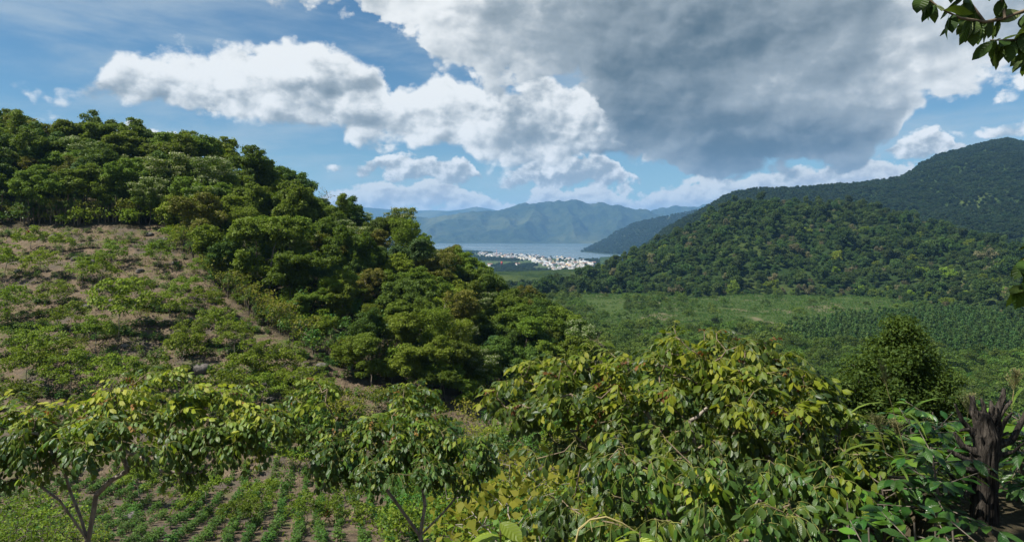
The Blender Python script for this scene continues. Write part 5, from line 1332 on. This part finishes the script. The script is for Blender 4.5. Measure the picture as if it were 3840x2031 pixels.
def overhang():
    """tree to the right of the camera whose lowest branch reaches into view"""
    X0, Y0 = 4.3, 4.2; base = np.array([X0, Y0, gz(X0, Y0) - .2]); t = thing('overhanging_tree', base, 'dark leafed tree whose branch hangs into the sky above the stump', 'tree')
    Y = 3.3
    def rel(px, py, y=Y): return P(px, py, y) - base
    b = MB(); V, F = tube([(0, 0, 0), (.05, -.1, 1.6), (-.1, -.2, 3.0), rel(1085, -60, 3.6), rel(1060, -120, 3.6)], [.10, .085, .07, .055, .03], 9); b.add(V, F); link('trunk', b.mesh('overhang_trunk', MT['bark_dark'], True), t)
    paths = [[(1085, -60), (1040, 5), (1005, 18), (985, 22), (960, 18), (940, 8), (920, -8)], [(1085, -60), (1050, 25), (1015, 40), (990, 40)], [(1040, 5), (1025, 32), (1012, 48)], [(985, 22), (965, -5), (950, -20)], [(1080, -30), (1060, 150), (1040, 240), (1022, 262)], [(1040, 240), (1030, 275), (1022, 292)], [(1005, 18), (1000, -15), (985, -30)], [(1050, 25), (1040, 48), (1030, 56)]]
    mats = []
    MT['leaf_over'] = leaf_mat('leaf_overhang', (.022, .050, .010), (.05, .085, .016), trans=.3, rough=.45, bump=True); MT['leaf_over_l'] = leaf_mat('leaf_overhang_pale', (.11, .15, .05), (.18, .21, .09), trans=.35, bump=True)
    lm = []
    for v in range(5):
        bb = MB(); V, F, al, ac = blade(.15, .070, rng.uniform(.05, .5), .12, 5, .04); bb.add(V, F, 0, tint=rng.random(), along=al, across=ac); lm.append(bb.mesh('overhang_leaf', MT['leaf_over'] if v < 4 else MT['leaf_over_l'], True))
    crown = MB(); ntp = []
    for _ in range(150):
        p = np.array([rng.uniform(-1.6, 4.6), rng.uniform(1.5, 8.5), CZ + rng.uniform(3.4, 5.6)]); ntp.append(p - base)
    nodes, par, rad, ti = skeleton([(-.1, -.2, 3.0), rel(1085, -60, 3.6), (-.4, .2, 5.6), (-.8, .3, 6.4)], np.array(ntp), step=.5, r_tip=.006); link('limbs', branch_mesh(nodes, par, rad, sides=6).mesh('overhang_limbs', MT['bark_dark'], True), t)
    for p in ntp:
        V, F, d = clump_leaves(p, .42, 26, .15, .5, flat=.7, shell=.2); crown.add(V, F, 0, tint=np.repeat(rng.random(26), 4))
    link('crown', crown.mesh('overhang_crown', MT['leaf_over']), t, kind='stuff')  # unseen crown, added overhead to shade the stump and coffee
    for i, pth in enumerate(paths):
        pts = np.array([rel(px, py, Y + .1 * math.sin(i * 2 + k)) if k else rel(px, py, Y + .1 * math.sin(i)) for k, (px, py) in enumerate(pth)]); b = MB(); V, F = tube(pts, np.linspace(.014 if i in (0, 1, 4) else .007, .003, len(pts)), 6); b.add(V, F); br = link('branch', b.mesh('overhang_branch', MT['twig'], True), t)
        L = np.concatenate([[0], np.cumsum(np.linalg.norm(np.diff(pts, axis=0), axis=1))]); n = {0: 30, 1: 22, 2: 12, 3: 10, 4: 12, 5: 10, 6: 10, 7: 12}[i]
        for k in range(n):
            f = L[-1] * (rng.uniform(.25, 1) if i not in (4,) else rng.uniform(.75, 1)); o = np.array([np.interp(f, L, pts[:, j]) for j in range(3)]); ob = link('leaf', lm[int(rng.integers(5)) if rng.random() < .6 else 0], br, loc=tuple(o)); s_ = rng.uniform(.6, 1.05); ob.scale = (s_, s_, s_); ob.rotation_euler = (rng.normal() * .6, rng.uniform(.2, 1.35), math.pi + rng.normal() * 1.1)


overhang()


def low_centre():
    """dry arching stem and a leafy sapling tip close below the camera"""
    Y = 3.4; b = MB(); base = ground_pt(572, Y); t = thing('dry_stem', base, 'thin dry brown stem arching over in front of the dark foliage', 'stem')
    pts = np.array([(0, 0, 0)] + [P(px, py, Y) - base for px, py in [(574, 560), (575, 545), (579, 528), (590, 519), (606, 516), (622, 522), (640, 534), (655, 548)]]); V, F = tube(pts, np.linspace(.007, .003, len(pts)), 5); b.add(V, F); link('stem', b.mesh('dry_stem', MT['straw'], True), t)
    for k in range(5):
        bb = MB(); o = pts[4 + k % 4]; e = o + np.array([rng.normal() * .03, rng.normal() * .03, -.05]); V, F = prisms([o], [e], np.array([.0022]), np.array([.0012]), 4); bb.add(V, F); link('side_twig', bb.mesh('side_twig', MT['straw']), t)
    lm = []
    for v in range(4):
        bb = MB(); V, F, al, ac = blade(.16, .085, rng.uniform(.2, .7), .15, 5, .03); bb.add(V, F, 0, tint=rng.random(), along=al, across=ac); lm.append(bb.mesh('sapling_leaf', MT['inga_light'] if v != 3 else MT['inga_mid'], True))
    for (px, py, Y, lab, n) in [(640, 530, 3.1, 'light green leafy sapling tip beside the arching dry stem', 26), (500, 520, 3.6, 'darker leafy sapling tip left of the arching dry stem', 16)]:
        base = ground_pt(px, Y); t = thing('sapling', base, lab, 'sapling'); top = P(px, py, Y) - base; b = MB(); V, F = tube([(0, 0, 0), top * .5 + np.array([.03, 0, 0]), top], [.010, .007, .003], 5); b.add(V, F); link('stem', b.mesh('sapling_stem', MT['twig'], True), t)
        for k in range(n):
            f = rng.uniform(.82, 1.0); o = top * f; ob = link('leaf', lm[3] if px == 500 else lm[int(rng.integers(4))], t, loc=tuple(o)); ob.rotation_euler = (rng.normal() * .3, rng.uniform(-.3, .5), rng.random() * 6.28); s_ = rng.uniform(.7, 1.15); ob.scale = (s_, s_, s_)
    MT['red'] = leaf_mat('leaf_red', (.10, .012, .018), (.20, .03, .03), trans=.3, tcol=(.3, .03, .03))
    for px, py, y0, y1, lab in [(28, 233, 90, 128, 'dark red leaved plant at the top edge of the clearing'), (328, 512, 40, 62, 'dark red leaved plant among the straight coffee rows'), (738, 536, 9, 40, 'small red leaved plant under the large leaved tree')]:
        Y = find_Y(px, py, .6, y0, y1); X = (px - 512) / FPX * Y; t = thing('red_plant', (X, Y, gz(X, Y) - .05), lab, 'plant'); b = MB(); V, F = tube([(0, 0, 0), (0, 0, .9)], .02, 4); b.add(V, F); link('stem', b.mesh('red_stem', MT['bark']), t); m = 60; a = rng.random(m) * 6.28; D = unit(np.stack([np.cos(a) * .5, np.sin(a) * .5, rng.uniform(.1, 1, m)], 1)); C = np.stack([0 * a, 0 * a, rng.uniform(.2, 1.0, m)], 1); b = MB(); V, F = leaf_quads(C, D, unit(np.cross(D, rand_dirs(m))), .5, .09); b.add(V, F, 0, tint=np.repeat(rng.random(m), 4)); link('foliage', b.mesh('red_foliage', MT['red']), t)


low_centre()
# ------------------------------------------------------------------ haze
def build_haze():
    m = bpy.data.materials.new('haze'); m.use_nodes = True; t = NT(m.node_tree); t.n.clear()
    out = t.node('ShaderNodeOutputMaterial'); pv = t.node('ShaderNodeVolumePrincipled')
    pv.inputs['Color'].default_value = (.24, .50, .88, 1); pv.inputs['Density'].default_value = 6.0e-5; pv.inputs['Anisotropy'].default_value = 0.0
    t.l.new(pv.outputs[0], out.inputs['Volume'])
    x0, x1, y0, y1, z0, z1 = -16500, 16500, -120, 24000, -60, 860
    V = [(x, y, z) for z in (z0, z1) for y in (y0, y1) for x in (x0, x1)]
    b = MB(); b.add(V, [(0, 2, 3, 1), (4, 5, 7, 6), (0, 1, 5, 4), (1, 3, 7, 5), (3, 2, 6, 7), (2, 0, 4, 6)])
    link('haze', b.mesh('haze', m), kind='stuff', label='thin blue haze filling the air over valley and lake')


build_haze()
